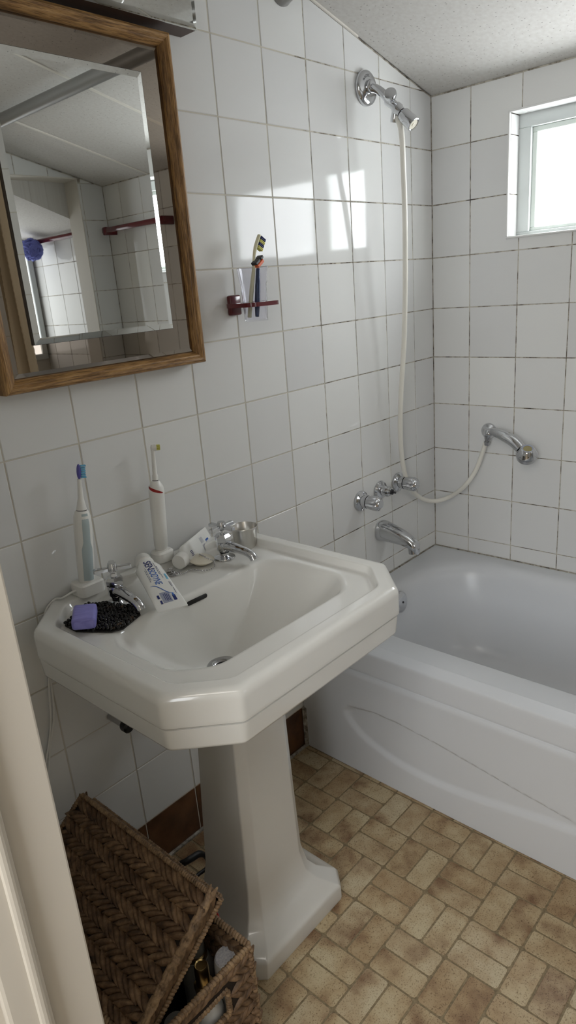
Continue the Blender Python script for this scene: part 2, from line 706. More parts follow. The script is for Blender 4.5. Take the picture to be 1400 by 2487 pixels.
# ---------------------------------------------------------------- structure: walls
def poly_wall(name, pts, fn, h0, h1, material):
    bm = B()
    prism(bm, ccw(pts), fn, h0, h1)
    return struct(obj(name, bm, material))


# back wall (sink wall): plane y = 0, tiles proud of the joint plane
fn_back = lambda u, v, h: Vector((u, -h, v))
wall_back = poly_wall('wall_back', [(LEFTX - 0.1, 0), (0.0, 0), (0.0, ceil_z(0)), (LEFTX - 0.1, ceil_z(LEFTX - 0.1))], fn_back, -0.10, -DEPTH, 'grout')
cols_back = [0.0] + [-(0.7477 + k) * T for k in range(0, 8)] + [-(0.7477 + k) * T for k in range(8, 12)]
rows_back = [0.002, ROW10] + [Z0 - k * T for k in range(9, -6, -1)]
fnb = lambda u, v, h: Vector((u, -h, v))
tile_wall(wall_back, fnb, [c for c in cols_back if c >= LEFTX] + [LEFTX], rows_back,
          [(SLOPE, 1.0, 1.796 - 0.004)],
          lambda u, v: 'brown_tile' if v < ROW10 else 'tile',
          skip=lambda u, v: u > TUBX + 0.04 and v < 0.40)
tile_wall(wall_back, fnb, [c for c in cols_back if c > TUBX + 0.02], [TUBZ + 0.001, Z0 - 8 * T], [], lambda u, v: 'tile')

# right wall (window wall): plane x = 0, u = -y
WIN_Y0, WIN_Y1, WIN_Z0, WIN_Z1 = 0.245, 0.985, 1.383, 1.706      # u range and z range
ALC_Y = 2.50                                                     # far end of the alcove
fn_right = lambda u, v, h: Vector((-h, -u, v))
bm = B()
for (u0, u1, v0, v1) in ((-0.1, WIN_Y0, 0, ceil_z(0)), (WIN_Y1, ALC_Y + 0.1, 0, ceil_z(0)), (WIN_Y0, WIN_Y1, 0, WIN_Z0), (WIN_Y0, WIN_Y1, WIN_Z1, ceil_z(0))):
    box(bm, DEPTH, 0.12, -u1, -u0, v0, v1)
wall_right = struct(obj('wall_right', bm, 'grout'))
cols_right = [0.0] + [(0.8394 + k) * T for k in range(0, 18)]
rows_right = [TUBZ] + [Z0 - k * T for k in range(8, -3, -1)]
tile_wall(wall_right, lambda u, v, h: Vector((-h, -u, v)), [c for c in cols_right if c < ALC_Y] + [-FRONTY, -FRONTY + 0.10, ALC_Y], rows_right,
          [(0, 1, ceil_z(0) - 0.004)], lambda u, v: 'tile', holes=[(WIN_Y0, WIN_Y1, WIN_Z0, WIN_Z1)],
          skip=lambda u, v: -FRONTY < u < -FRONTY + 0.10)

# front wall (opposite the sink): stub, header and body round an opening to the alcove
OP_X0, OP_X1, OP_Z0, OP_Z1 = -0.95, -0.128, 0.42, 1.822
bm = B()
fnf = lambda u, v, h: Vector((u, FRONTY + h, v))
for pl in ([(OP_X1, 0), (0, 0), (0, ceil_z(0)), (OP_X1, ceil_z(OP_X1))],
           [(OP_X0, OP_Z1), (OP_X1, OP_Z1), (OP_X1, ceil_z(OP_X1)), (OP_X0, ceil_z(OP_X0))],
           [(OP_X0, 0), (OP_X1, 0), (OP_X1, OP_Z0), (OP_X0, OP_Z0)],
           [(LEFTX - 0.1, 0), (OP_X0, 0), (OP_X0, ceil_z(OP_X0)), (LEFTX - 0.1, ceil_z(LEFTX - 0.1))]):
    prism(bm, ccw(pl), fnf, -0.10, -DEPTH)
wall_front = struct(obj('wall_front', bm, 'grout'))
tile_wall(wall_front, fnf, [OP_X1] + [c for c in cols_back if c >= LEFTX] + [LEFTX], [0.0, ROW10] + [Z0 - k * T for k in range(9, -6, -1)],
          [(SLOPE, 1.0, 1.796 - 0.004)], lambda u, v: 'brown_tile' if v < ROW10 else 'tile',
          holes=[(OP_X0, OP_X1, OP_Z0, OP_Z1)], skip=lambda u, v: u > TUBX and v < 0.30)

# smooth lining round the opening
bm = B()
box(bm, OP_X1 - 0.0045, OP_X1 + 0.0, FRONTY - 0.101, FRONTY + 0.001, OP_Z0, OP_Z1)
box(bm, OP_X0, OP_X0 + 0.0045, FRONTY - 0.101, FRONTY + 0.001, OP_Z0, OP_Z1)
box(bm, OP_X0, OP_X1, FRONTY - 0.101, FRONTY + 0.001, OP_Z1 - 0.0045, OP_Z1)
box(bm, OP_X0, OP_X1, FRONTY - 0.101, FRONTY + 0.001, OP_Z0, OP_Z0 + 0.0045)
struct(obj('trim_6', bm, 'plaster'))
# alcove behind the opening
bm = B()
box(bm, OP_X0 - 0.10, 0.0, -ALC_Y - 0.10, -ALC_Y, 0.30, 2.1)
struct(obj('wall_alcove_end', bm, 'plaster'))
bm = B()
box(bm, OP_X0 - 0.15, OP_X0 - 0.05, -ALC_Y, FRONTY - 0.1, 0.30, 2.1)
struct(obj('wall_alcove_side', bm, 'plaster'))
bm = B()
box(bm, OP_X0 - 0.05, 0.0, -ALC_Y, FRONTY - 0.1, 0.30, 0.42)
struct(obj('floor_alcove', bm, 'tub'))
bm = B()
prism(bm, ccw([(0.0, 1.62), (0.0, 2.10), (OP_X0 - 0.15, 2.30), (OP_X0 - 0.15, 2.02)]), lambda u, v, h: Vector((u, h, v)), -ALC_Y, FRONTY - 0.1)
struct(obj('ceiling_alcove', bm, 'ceiling'))

# left wall with the doorway the photograph is taken through
DOOR_Y0, DOOR_Y1, DOOR_Z = -0.654, -1.44, 2.0
WT = 0.13
bm = B()
box(bm, LEFTX - WT, LEFTX, DOOR_Y0 + 0.02, 0.10, 0, 2.35)
box(bm, LEFTX - WT, LEFTX, FRONTY - 0.1, DOOR_Y1 - 0.02, 0, 2.35)
box(bm, LEFTX - WT, LEFTX, DOOR_Y1 - 0.02, DOOR_Y0 + 0.02, DOOR_Z + 0.02, 2.35)
struct(obj('wall_left', bm, 'plaster'))

# door lining, stop and architrave
bm = B()
box(bm, LEFTX - WT - 0.004, LEFTX + 0.004, DOOR_Y0, DOOR_Y0 + 0.02, 0, DOOR_Z + 0.02, 0.0025)
box(bm, LEFTX - WT - 0.004, LEFTX + 0.004, DOOR_Y1 - 0.02, DOOR_Y1, 0, DOOR_Z + 0.02, 0.0025)
box(bm, LEFTX - WT - 0.004, LEFTX + 0.004, DOOR_Y1, DOOR_Y0, DOOR_Z, DOOR_Z + 0.02, 0.0025)
door = struct(obj('door_1', bm, 'gloss_paint'))
bm = B()
for (ya, yb) in ((DOOR_Y0 - 0.012, DOOR_Y0), (DOOR_Y1, DOOR_Y1 + 0.012)):
    box(bm, LEFTX - 0.085, LEFTX - 0.046, ya, yb, 0, DOOR_Z - 0.012, 0.004, 2)
    box(bm, LEFTX - 0.060, LEFTX - 0.050, min(ya, yb) - 0.004, max(ya, yb) + 0.0, 0, DOOR_Z - 0.012, 0.0035, 2)
box(bm, LEFTX - 0.085, LEFTX - 0.046, DOOR_Y1, DOOR_Y0, DOOR_Z - 0.012, DOOR_Z, 0.004, 2)
o = obj('door_stop', bm, 'gloss_paint', door)

# hall outside the door (behind the camera)
bm = B()
box(bm, -3.55, -3.45, -2.6, 0.7, 0, 2.5)
struct(obj('wall_hall', bm, 'hall_paint'))
bm = B()
box(bm, -3.45, LEFTX - WT, -2.7, -2.6, 0, 2.5)
struct(obj('wall_hall_end', bm, 'hall_paint'))
bm = B()
box(bm, -3.45, LEFTX - WT, 0.6, 0.7, 0, 2.5)
struct(obj('wall_hall_far', bm, 'hall_paint'))
bm = B()
box(bm, LEFTX - WT, LEFTX, 0.10, 0.7, 0, 2.5)
box(bm, LEFTX - WT, LEFTX, -2.7, FRONTY - 0.1, 0, 2.5)
struct(obj('wall_hall_side', bm, 'hall_paint'))
bm = B()
box(bm, -3.55, LEFTX - WT + 0.002, -2.7, 0.7, -0.05, 0.0)
struct(obj('floor_hall', bm, 'hall_floor'))
bm = B()
box(bm, -3.55, LEFTX - WT + 0.1, -2.7, 0.7, 2.5, 2.55)
struct(obj('ceiling_hall', bm, 'hall_paint'))
bm = B()
for (ya, yb, za, zb) in ((-2.02, -0.98, 0.86, 0.92), (-2.02, -0.98, 2.10, 2.16), (-2.02, -1.96, 0.92, 2.10), (-1.04, -0.98, 0.92, 2.10), (-1.53, -1.49, 0.92, 2.10)):
    box(bm, -3.45, -3.42, ya, yb, za, zb, 0.004)
w3 = struct(obj('window_3', bm, 'gloss_paint'))
bm = B()
box(bm, -3.449, -3.444, -1.96, -1.04, 0.92, 2.10)
obj('glass_pane', bm, mat('hall_glass', (0.9, 0.9, 0.9), 0.4, emis=(0.90, 0.95, 1.0), emis_s=HALL_WINDOW), w3)
lamp = thing('added_hall_lamp', 'added opal globe lamp on the unseen hall ceiling, for warm fill', 'lamp', (-2.75, -1.15, 2.5))  # invented fixture out of view, put in for fill through the doorway
bm = B()
lathe(bm, [(0.0, 0.0), (0.07, 0.0), (0.07, -0.03), (0.03, -0.035), (0.0, -0.035)], 24)
obj('ceiling_rose', bm, 'white_plastic', lamp, True, auto=40)
bm = B()
lathe(bm, [(0.0, -0.03)] + [(0.11 * math.sin(a), -0.14 + 0.11 * math.cos(a)) for a in [R(x) for x in range(15, 180, 15)]] + [(0.0, -0.25)], 24)
obj('globe', bm, 'fill_globe', lamp, True)
ld = bpy.data.lights.new('hall_fill_light', 'AREA')  # added fill light, wider than the globe it hangs under
ld.energy = HALL_FILL_POWER
ld.size = 0.9
ld.color = (1.0, 0.955, 0.90)
lo = bpy.data.objects.new('hall_fill_light', ld)
COL.objects.link(lo)
lo.location = (-2.75, -1.15, 2.22)
lo.rotation_euler = (0, 0, 0)

# ---------------------------------------------------------------- ceiling: sloping boards with battens over the seams
def ceil_prism(bm, y0, y1, h0, h1, x0=LEFTX - 0.1, x1=0.0):
    """slab following the slope; h measured straight down from the ceiling plane"""
    vs = []
    for h in (h0, h1):
        for (x, y) in ((x0, y0), (x1, y0), (x1, y1), (x0, y1)):
            vs.append(bm.verts.new((x, y, ceil_z(x) - h)))
    for f in ((0, 1, 2, 3), (7, 6, 5, 4), (0, 4, 5, 1), (1, 5, 6, 2), (2, 6, 7, 3), (3, 7, 4, 0)):
        bm.faces.new([vs[i] for i in f])
    bmesh.ops.recalc_face_normals(bm, faces=bm.faces[:])


bm = B()
ceil_prism(bm, 0.1, FRONTY - 0.1, -0.10, -0.004, x1=0.12)
ceiling = struct(obj('ceiling', bm, 'ceiling'))
SEAMS = [0.0, -0.95, -1.43, FRONTY]
for a, b in zip(SEAMS, SEAMS[1:]):
    bm = B()
    ceil_prism(bm, a - 0.0012, b + 0.0012, -0.006, 0.0, x0=LEFTX, x1=0.0)
    obj('ceiling_board', bm, 'ceiling', ceiling)
for s in SEAMS[1:-1]:
    bm = B()
    ceil_prism(bm, s + 0.006, s - 0.006, 0.0, 0.003, x0=LEFTX, x1=0.0)
    obj('batten', bm, 'batten', ceiling)
bm = B()
ceil_prism(bm, -0.0005, -0.005, 0.0, 0.0045, x0=LEFTX, x1=-0.36)
struct(obj('trim_1', bm, 'batten'))

# ---------------------------------------------------------------- floor: vinyl with basket-weave bricks
bm = B()
box(bm, LEFTX - WT, 0.0, FRONTY, 0.0, -0.06, -0.0010)
floor = struct(obj('floor', bm, 'floor_grout'))
PB = 0.1113
bx0, by0 = -0.884, -0.436
brick_mesh = None
for i in range(-2, 9):
    for j in range(-4, 12):
        xc = bx0 - PB * (i + 0.5)
        yc = by0 - PB * (j + 0.5)
        along_y = ((i + j) % 2 == 1)
        for s in (-1, 1):
            if along_y:
                cx, cy, hx, hy = xc + s * PB / 4, yc, PB / 4 - 0.0020, PB / 2 - 0.0020
            else:
                cx, cy, hx, hy = xc, yc + s * PB / 4, PB / 2 - 0.0020, PB / 4 - 0.0020
            x0, x1, y0, y1 = max(cx - hx, LEFTX + 0.005), min(cx + hx, TUBX - 0.004), max(cy - hy, FRONTY + 0.005), min(cy + hy, -0.006)
            if x1 - x0 < 0.008 or y1 - y0 < 0.008:
                continue
            c = 0.006
            w, h = (x1 - x0) / 2, (y1 - y0) / 2
            c = min(c, w * 0.3, h * 0.3)
            full = abs(w - hx) < 1e-5 and abs(h - hy) < 1e-5
            key = ('brick', along_y) if full else None
            if key and key in tile_cache:
                me = tile_cache[key]
            else:
                bm = B()
                pl = [(-w + c, -h), (w - c, -h), (w - c * 0.3, -h + c * 0.3), (w, -h + c), (w, h - c), (w - c * 0.3, h - c * 0.3), (w - c, h), (-w + c, h), (-w + c * 0.3, h - c * 0.3), (-w, h - c), (-w, -h + c), (-w + c * 0.3, -h + c * 0.3)]
                prism(bm, pl, lambda u, v, hh: Vector((u, v, hh)), -0.0015, 0.0, 0.0006)
                me = bpy.data.meshes.new('brick')
                bm.to_mesh(me)
                bm.free()
                me.materials.append(M['brick'])
                if key:
                    tile_cache[key] = me
            o = bpy.data.objects.new('brick', me)
            COL.objects.link(o)
            o.location = ((x0 + x1) / 2, (y0 + y1) / 2, 0.0)
            o.parent = floor

# sealant beads at the floor edges
bm = B()
tube(bm, [(LEFTX + 0.02, -0.004, 0.002), (TUBX - 0.002, -0.004, 0.002)], 0.005, 6)
struct(obj('trim_3', bm, 'sealant'))
bm = B()
tube(bm, [(TUBX - 0.004, -0.004, 0.0), (TUBX - 0.004, -0.004, 0.13)], 0.0075, 6)
struct(obj('trim_4', bm, 'sealant'))

# ---------------------------------------------------------------- window
u0, u1, v0, v1 = WIN_Y0, WIN_Y1, WIN_Z0, WIN_Z1
win = None
bm = B()
fr = 0.038                # visible frame width
gx = 0.030                # frame face depth in the wall


def rect_ring(bm, u0, u1, v0, v1, w, x0, x1, bev=0.002):
    box(bm, x0, x1, -u1, -u0, v0, v0 + w, bev)
    box(bm, x0, x1, -u1, -u0, v1 - w, v1, bev)
    box(bm, x0, x1, -u0 - w, -u0, v0 + w, v1 - w, bev)
    box(bm, x0, x1, -u1, -u1 + w, v0 + w, v1 - w, bev)


FX = 0.056                # the frame sits this deep in the wall
FB = 0.014                # the sill hides most of the bottom frame
box(bm, FX, 0.116, -u1 + 0.001, -u0 - 0.001, v0 + 0.001, v0 + FB, 0.002)
box(bm, FX, 0.116, -u1 + 0.001, -u0 - 0.001, v1 - fr, v1 - 0.001, 0.002)
box(bm, FX, 0.116, -u0 - fr, -u0 - 0.001, v0 + FB, v1 - fr, 0.002)
box(bm, FX, 0.116, -u1 + 0.001, -u1 + fr, v0 + FB, v1 - fr, 0.002)
MUL = 0.490
box(bm, FX + 0.002, 0.116, -MUL - 0.022, -MUL + 0.022, v0 + FB, v1 - fr, 0.002)
win = struct(obj('window_1', bm, 'window_paint'))
for (a, b) in ((u0 + fr, MUL - 0.022), (MUL + 0.022, u1 - fr)):
    bm = B()
    w_ = 0.014
    za, zb = v0 + FB, v1 - fr
    box(bm, FX + 0.012, 0.110, -b, -a, za, za + 0.010, 0.002)
    box(bm, FX + 0.012, 0.110, -b, -a, zb - w_, zb, 0.002)
    box(bm, FX + 0.012, 0.110, -a - w_, -a, za + 0.010, zb - w_, 0.002)
    box(bm, FX + 0.012, 0.110, -b, -b + w_, za + 0.010, zb - w_, 0.002)
    sash = obj('sash', bm, 'window_bead', win)
    bm = B()
    box(bm, 0.084, 0.089, -b + w_ + 0.0005, -a - w_ - 0.0005, za + 0.0105, zb - w_ - 0.0005)
    obj('glass_pane', bm, 'frosted', sash)
# tiled reveal with a rounded proud edge
bm = B()
rect_ring(bm, u0 - 0.003, u1 + 0.003, v0 - 0.003, v1 + 0.003, 0.006, -0.006, 0.004, 0.0022)
obj('reveal_edge', bm, 'tile', win)


def reveal(ya, yb, za, zb):
    bm = B()
    box(bm, 0.0052, FX - 0.0008, ya, yb, za, zb, 0.0007, 1)
    obj('reveal_tile', bm, 'tile', win)


vrev = [v0 + 0.003, 1.499, 1.651, v1 - 0.003]
for va, vb in zip(vrev, vrev[1:]):
    for yy in (-u0 - 0.0030, -u1 + 0.0005):
        reveal(yy, yy + 0.0025, va + 0.0011, vb - 0.0011)
urev = [u0 + 0.003] + [c for c in cols_right if u0 + 0.02 < c < u1 - 0.02] + [u1 - 0.003]
for ua, ub in zip(urev, urev[1:]):
    for zz in (v0 + 0.0005, v1 - 0.0030):
        reveal(-ub + 0.0011, -ua - 0.0011, zz, zz + 0.0025)

# second window, at the end of the alcove
bm = B()
for (xa, xb, za, zb) in ((-0.72, -0.012, 1.02, 1.05), (-0.72, -0.012, 1.62, 1.65), (-0.72, -0.69, 1.05, 1.62), (-0.042, -0.012, 1.05, 1.62)):
    box(bm, xa, xb, -ALC_Y, -ALC_Y + 0.02, za, zb, 0.003)
w2 = struct(obj('window_2', bm, 'window_paint'))
bm = B()
box(bm, -0.69, -0.042, -ALC_Y + 0.001, -ALC_Y + 0.006, 1.05, 1.62)
obj('glass_pane', bm, mat('alcove_glass', (0.9, 0.9, 0.9), 0.4, emis=(0.95, 0.97, 1.0), emis_s=ALCOVE_STRENGTH), w2)

# ---------------------------------------------------------------- shared builders for fixtures


def seat(root, base):
    """move an Empty built at the origin to its base point without moving its parts"""
    base = Vector(base)
    root.location = base
    for ch in root.children:
        ch.matrix_parent_inverse = Matrix.Translation(-base)
    return root


def chaikin(poly, k=0.25, it=1):
    for _ in range(it):
        out = []
        n = len(poly)
        for i in range(n):
            p, q = Vector(poly[i]), Vector(poly[(i + 1) % n])
            out.append(tuple(p.lerp(q, k)))
            out.append(tuple(p.lerp(q, 1 - k)))
        poly = out
    return poly


def round_corners(poly, r, seg=5):
    out = []
    n = len(poly)
    for i in range(n):
        p0, p1, p2 = Vector(poly[i - 1]), Vector(poly[i]), Vector(poly[(i + 1) % n])
        a = (p0 - p1)
        b = (p2 - p1)
        rr_ = min(r, a.length * 0.48, b.length * 0.48)
        s = p1 + a.normalized() * rr_
        e = p1 + b.normalized() * rr_
        for k in range(seg + 1):
            u = k / seg
            out.append(tuple(s * (1 - u) ** 2 + p1 * 2 * u * (1 - u) + e * u * u))
    return out


def ray_ring(poly, c, angles):
    out = []
    n = len(poly)
    for a in angles:
        dx, dy = math.cos(a), math.sin(a)
        best = None
        for i in range(n):
            x1, y1 = poly[i][0] - c[0], poly[i][1] - c[1]
            x2, y2 = poly[(i + 1) % n][0] - c[0], poly[(i + 1) % n][1] - c[1]
            ex, ey = x2 - x1, y2 - y1
            den = dx * ey - dy * ex
            if abs(den) < 1e-12:
                continue
            t_ = (x1 * ey - y1 * ex) / den
            s_ = (x1 * dy - y1 * dx) / den
            if t_ > 0 and -1e-6 <= s_ <= 1 + 1e-6:
                if best is None or t_ > best:
                    best = t_
        out.append((c[0] + dx * best, c[1] + dy * best))
    return out


# ---------------------------------------------------------------- pedestal sink
XS = -1.246
sink = thing('pedestal_sink', 'white porcelain pedestal sink with chamfered corners and stepped rim', 'sink')


def octo(d, db, r=0.008):
    h, yb, yf, c = 0.290 - d, -0.0015 - db, -0.532 + d, 0.085 - 0.5858 * d
    cb = max(0.085 - 0.5858 * max(d, db), 0.01)
    p = [(h - cb, yb), (h, yb - cb), (h, yf + c), (h - c, yf), (-(h - c), yf), (-h, yf + c), (-h, yb - cb), (-(h - cb), yb)]
    return round_corners(p, r, 4)


def bowl_poly(d):
    h, yb, yf = 0.215 + d, -0.190 + d, -0.429 - d
    p = [(h - 0.028, yb), (h, yb - 0.05), (h, yf + 0.050), (h - 0.050, yf), (-(h - 0.055), yf), (-h, yf + 0.055), (-h, yb - 0.05), (-(h - 0.028), yb)]
    return round_corners(p, 0.026, 5)


NA = 200
CEN = (0.0, -0.300)
ANG = [2 * math.pi * i / NA for i in range(NA)]
for (cx_, cy_) in octo(0.0, 0.0, 0.007):
    ANG.append(math.atan2(cy_ - CEN[1], cx_ - CEN[0]) % (2 * math.pi))
ANG = sorted(ANG)
ANG = [a for i, a in enumerate(ANG) if i == 0 or a - ANG[i - 1] > 0.003]
bm = B()
rings = []


def add_ring(poly, z):
    rings.append([bm.verts.new((XS + x, y, z)) for x, y in ray_ring(poly, CEN, ANG)])


neck = round_corners([(0.06, -0.16), (0.11, -0.20), (0.11, -0.34), (0.06, -0.38), (-0.06, -0.38), (-0.11, -0.34), (-0.11, -0.20), (-0.06, -0.16)], 0.02, 4)
add_ring(neck, 0.592)
for d, db, z in ((0.10, 0.06, 0.630), (0.030, 0.02, 0.654), (0.014, 0.004, 0.6575), (0.0085, 0.001, 0.661), (0.0065, 0.0, 0.666), (0.0035, 0.0, 0.696), (0.0035, 0.0, 0.6985), (0.0065, 0.0, 0.6995), (0.0065, 0.0, 0.7015), (0.0012, 0.0, 0.7030), (0.0, 0.0, 0.7045),
                 (0.0, 0.0, 0.710), (0.0, 0.0, 0.742), (0.0006, 0.0, 0.7475), (0.0030, 0.001, 0.7535), (0.0070, 0.003, 0.7570), (0.012, 0.006, 0.7582), (0.016, 0.012, 0.7586), (0.030, 0.030, 0.7586), (0.0335, 0.036, 0.7583), (0.0360, 0.040, 0.7565), (0.0395, 0.045, 0.7460), (0.0415, 0.0475, 0.7437), (0.046, 0.053, 0.7430)):
    add_ring(octo(d, db, 0.007 if d < 0.02 else 0.014), z)
add_ring(bowl_poly(0.010), 0.7425)
add_ring(bowl_poly(0.005), 0.7418)
add_ring(bowl_poly(0.0), 0.7385)
add_ring(bowl_poly(-0.004), 0.7310)
edge = ray_ring(bowl_poly(-0.004), CEN, ANG)
DR = (-0.004, -0.254, 0.600)
for t_, z in ((0.07, 0.716), (0.15, 0.700), (0.28, 0.678), (0.42, 0.656), (0.56, 0.637), (0.70, 0.621), (0.82, 0.610), (0.92, 0.603), (1.0, 0.5995)):
    ring = []
    for (x, y), a in zip(edge, ANG):
        cx, cy = DR[0] + 0.028 * math.cos(a), DR[1] + 0.028 * math.sin(a)
        ring.append(bm.verts.new((XS + x + (cx - x) * t_, y + (cy - y) * t_, z)))
    rings.append(ring)
bridge(bm, rings)
bm.faces.new(rings[0][::-1])
bm.faces.new(rings[-1])
bmesh.ops.recalc_face_normals(bm, faces=bm.faces[:])
o = obj('basin', bm, 'porcelain', sink, True, auto=50)
o.modifiers.new('normals', 'WEIGHTED_NORMAL').keep_sharp = True

# drain fitting and overflow slot
bm = B()
lathe(bm, [(0.016, 0.0005), (0.0185, 0.003), (0.026, 0.0050), (0.0310, 0.0042), (0.0330, 0.0018), (0.0330, -0.001), (0.016, -0.001)], 32, (XS + DR[0], DR[1], 0.600), cap=False)
dr = obj('drain_ring', bm, 'chrome_worn', sink, True, label='worn metal drain ring')
bm = B()
lathe(bm, [(0.0, 0.0012), (0.0175, 0.0012)], 24, (XS + DR[0], DR[1], 0.600), cap=False)
obj('drain_hole', bm, 'dark', dr)
bm = B()
pa, pb = at(459, 1466, 1, -0.1965), at(499, 1447, 1, -0.1965)
tube(bm, [pa, pb], 0.0048, 14, flat=(1.0, 0.5))
for e in (pa, pb):
    bmesh.ops.create_uvsphere(bm, u_segments=12, v_segments=8, radius=0.0048, matrix=Matrix.Translation(e) @ Matrix.Diagonal((1, 0.5, 1, 1)))
obj('overflow_slot', bm, 'dark', sink, True)

# pedestal column
XP = -1.243
bm = B()
rings = []
for z, f, s, yf, yc, yb in ((0.0, 0.119, 0.160, -0.411, -0.366, -0.17), (0.006, 0.120, 0.161, -0.412, -0.367, -0.168), (0.036, 0.118, 0.150, -0.413, -0.378, -0.175), (0.043, 0.114, 0.145, -0.408, -0.374, -0.178),
                            (0.050, 0.104, 0.134, -0.398, -0.368, -0.185), (0.066, 0.084, 0.110, -0.374, -0.352, -0.195), (0.090, 0.069, 0.093, -0.357, -0.341, -0.202), (0.14, 0.0615, 0.083, -0.349, -0.335, -0.206),
                            (0.30, 0.058, 0.078, -0.347, -0.334, -0.215), (0.598, 0.0505, 0.070, -0.346, -0.334, -0.235)):
    p = [(f, yf), (s, yc), (s, yb), (-s, yb), (-s, yc), (-f, yf)]
    p = round_corners(p, 0.0028, 3)
    rings.append([bm.verts.new((XP + x, y, z)) for x, y in p])
bridge(bm, rings)
bm.faces.new(rings[0])
bm.faces.new(rings[-1][::-1])
bmesh.ops.recalc_face_normals(bm, faces=bm.faces[:])
o = obj('pedestal', bm, 'pedestal_porcelain', sink, True, auto=60, label='tapering grey-white pedestal on a chamfered plinth')
o.modifiers.new('normals', 'WEIGHTED_NORMAL').keep_sharp = True
seat(sink, (XP, -0.30, 0))

# ---------------------------------------------------------------- bathtub
tub = thing('bathtub', 'white alcove bathtub with curved embossed front panel', 'bathtub')
TY1 = FRONTY + 0.004
tc = (-0.36, -0.88)
outer = [(-0.003, -0.003), (-0.003, TY1), (-0.713, TY1), (-0.713, -0.003)]
NT_ = 220
ta = sorted([2 * math.pi * i / NT_ for i in range(NT_)] + [math.atan2(y - tc[1], x - tc[0]) % (2 * math.pi) for x, y in outer])


def tubring(x0, x1, y0, y1, r):
    return round_corners([(x1, y0), (x0, y0), (x0, y1), (x1, y1)], r, 10)


bm = B()
rings = []
levels = [(outer, TUBZ), (tubring(-0.645, -0.040, -0.045, -1.71, 0.20), 0.3835), (tubring(-0.640, -0.052, -0.062, -1.69, 0.21), 0.3815), (tubring(-0.636, -0.066, -0.078, -1.675, 0.21), 0.3750),
          (tubring(-0.628, -0.078, -0.090, -1.660, 0.21), 0.362), (tubring(-0.622, -0.086, -0.098, -1.64, 0.21), 0.340), (tubring(-0.606, -0.104, -0.120, -1.52, 0.20), 0.22), (tubring(-0.588, -0.120, -0.150, -1.47, 0.18), 0.12),
          (tubring(-0.570, -0.138, -0.185, -1.43, 0.16), 0.085), (tubring(-0.530, -0.178, -0.24, -1.37, 0.12), 0.068), (tubring(-0.42, -0.28, -0.45, -1.2, 0.06), 0.062)]
for pl, z in levels:
    rings.append([bm.verts.new((x, y, z)) for x, y in ray_ring(pl, tc, ta)])
bridge(bm, rings)
bm.faces.new(rings[-1])
bmesh.ops.recalc_face_normals(bm, faces=bm.faces[:])
obj('tub_basin', bm, 'tub', tub, True, auto=60)


def interp(tab, y):
    if y >= tab[0][0]:
        return tab[0][1]
    for (a, za), (b, zb) in zip(tab, tab[1:]):
        if y >= b:
            return za + (zb - za) * (y - a) / (b - a)
    return tab[-1][1]


UP = [(-0.150, 0.178), (-0.18, 0.200), (-0.24, 0.210), (-0.313, 0.211), (-0.434, 0.199), (-0.545, 0.182), (-0.647, 0.166), (-0.787, 0.147), (-0.85, 0.143)]
LO = [(-0.150, 0.178), (-0.160, 0.160), (-0.177, 0.141), (-0.205, 0.121), (-0.243, 0.104), (-0.309, 0.086), (-0.37, 0.079), (-0.432, 0.077), (-0.50, 0.081), (-0.577, 0.091), (-0.697, 0.110), (-0.788, 0.120), (-0.85, 0.123)]


def sstep(x, a, b):
    x = max(0.0, min(1.0, (x - a) / (b - a)))
    return x * x * (3 - 2 * x)


def apron_x(y, z):
    x = -0.758
    yy = y if y > -0.85 else -1.70 - y
    if yy < -0.150:
        zu, zl = interp(UP, yy), interp(LO, yy)
        up_ = sstep(zu - z, 0.0, 0.005)
        lo_ = sstep(z - zl, -0.006, 0.014)
        end_ = sstep(-0.150 - yy, 0.0, 0.02)
        x += 0.0085 * up_ * lo_ * end_
    # soft bulge of the whole panel
    x -= 0.010 * math.sin(math.pi * max(0, min(1, -y / 1.7))) * (1 - sstep(z, 0.0, 0.3))
    return x


zs = [0.3840, 0.3836, 0.3770, 0.3755, 0.372, 0.366, 0.352, 0.335, 0.322, 0.3175, 0.3145, 0.312, 0.308, 0.300]
prof_top = [-0.7130, -0.7150, -0.7425, -0.7455, -0.7475, -0.7485, -0.7495, -0.7505, -0.752, -0.7515, -0.7495, -0.7525, -0.757, -0.758]
ny = 200
cols = []
for i in range(ny + 1):
    y = -0.003 + (TY1 + 0.003) * i / ny
    col_ = [bm_ for bm_ in ()]
    pts_ = [(x, z) for x, z in zip(prof_top, zs)]
    for k in range(1, 76):
        z = 0.300 * (1 - k / 75)
        pts_.append((apron_x(y, z), z + 0.0005))
    cols.append([(x, y, z) for x, z in pts_])
bm = B()
vv = [[bm.verts.new(p) for p in c] for c in cols]
for i in range(ny):
    for j in range(len(vv[0]) - 1):
        bm.faces.new((vv[i][j], vv[i + 1][j], vv[i + 1][j + 1], vv[i][j + 1]))
bmesh.ops.recalc_face_normals(bm, faces=bm.faces[:])
o = obj('front_panel', bm, 'tub', tub, True, auto=50)
o.modifiers.new('normals', 'WEIGHTED_NORMAL').keep_sharp = True
bm = B()
oc = at(974, 1462, 1, -0.112)
lathe(bm, [(0.0, 0.009), (0.012, 0.0085), (0.026, 0.006), (0.033, 0.002), (0.034, -0.002)], 28, oc, (0, -1, 0.16), cap=False)
ov = obj('overflow_plate', bm, 'chrome', tub, True, label='round chrome overflow plate')
bm = B()
lathe(bm, [(0.0, 0.0105), (0.003, 0.0105), (0.0038, 0.009), (0.0038, 0.006)], 10, oc, (0, -1, 0.16), cap=False)
obj('screw', bm, 'dark_ring', ov, True)
seat(tub, (-0.38, -0.85, 0))
bm = B()
tube(bm, [(TUBX, -0.002, TUBZ), (-0.002, -0.002, TUBZ), (-0.002, FRONTY, TUBZ)], 0.0035, 6)
struct(obj('trim_5', bm, 'sealant'))

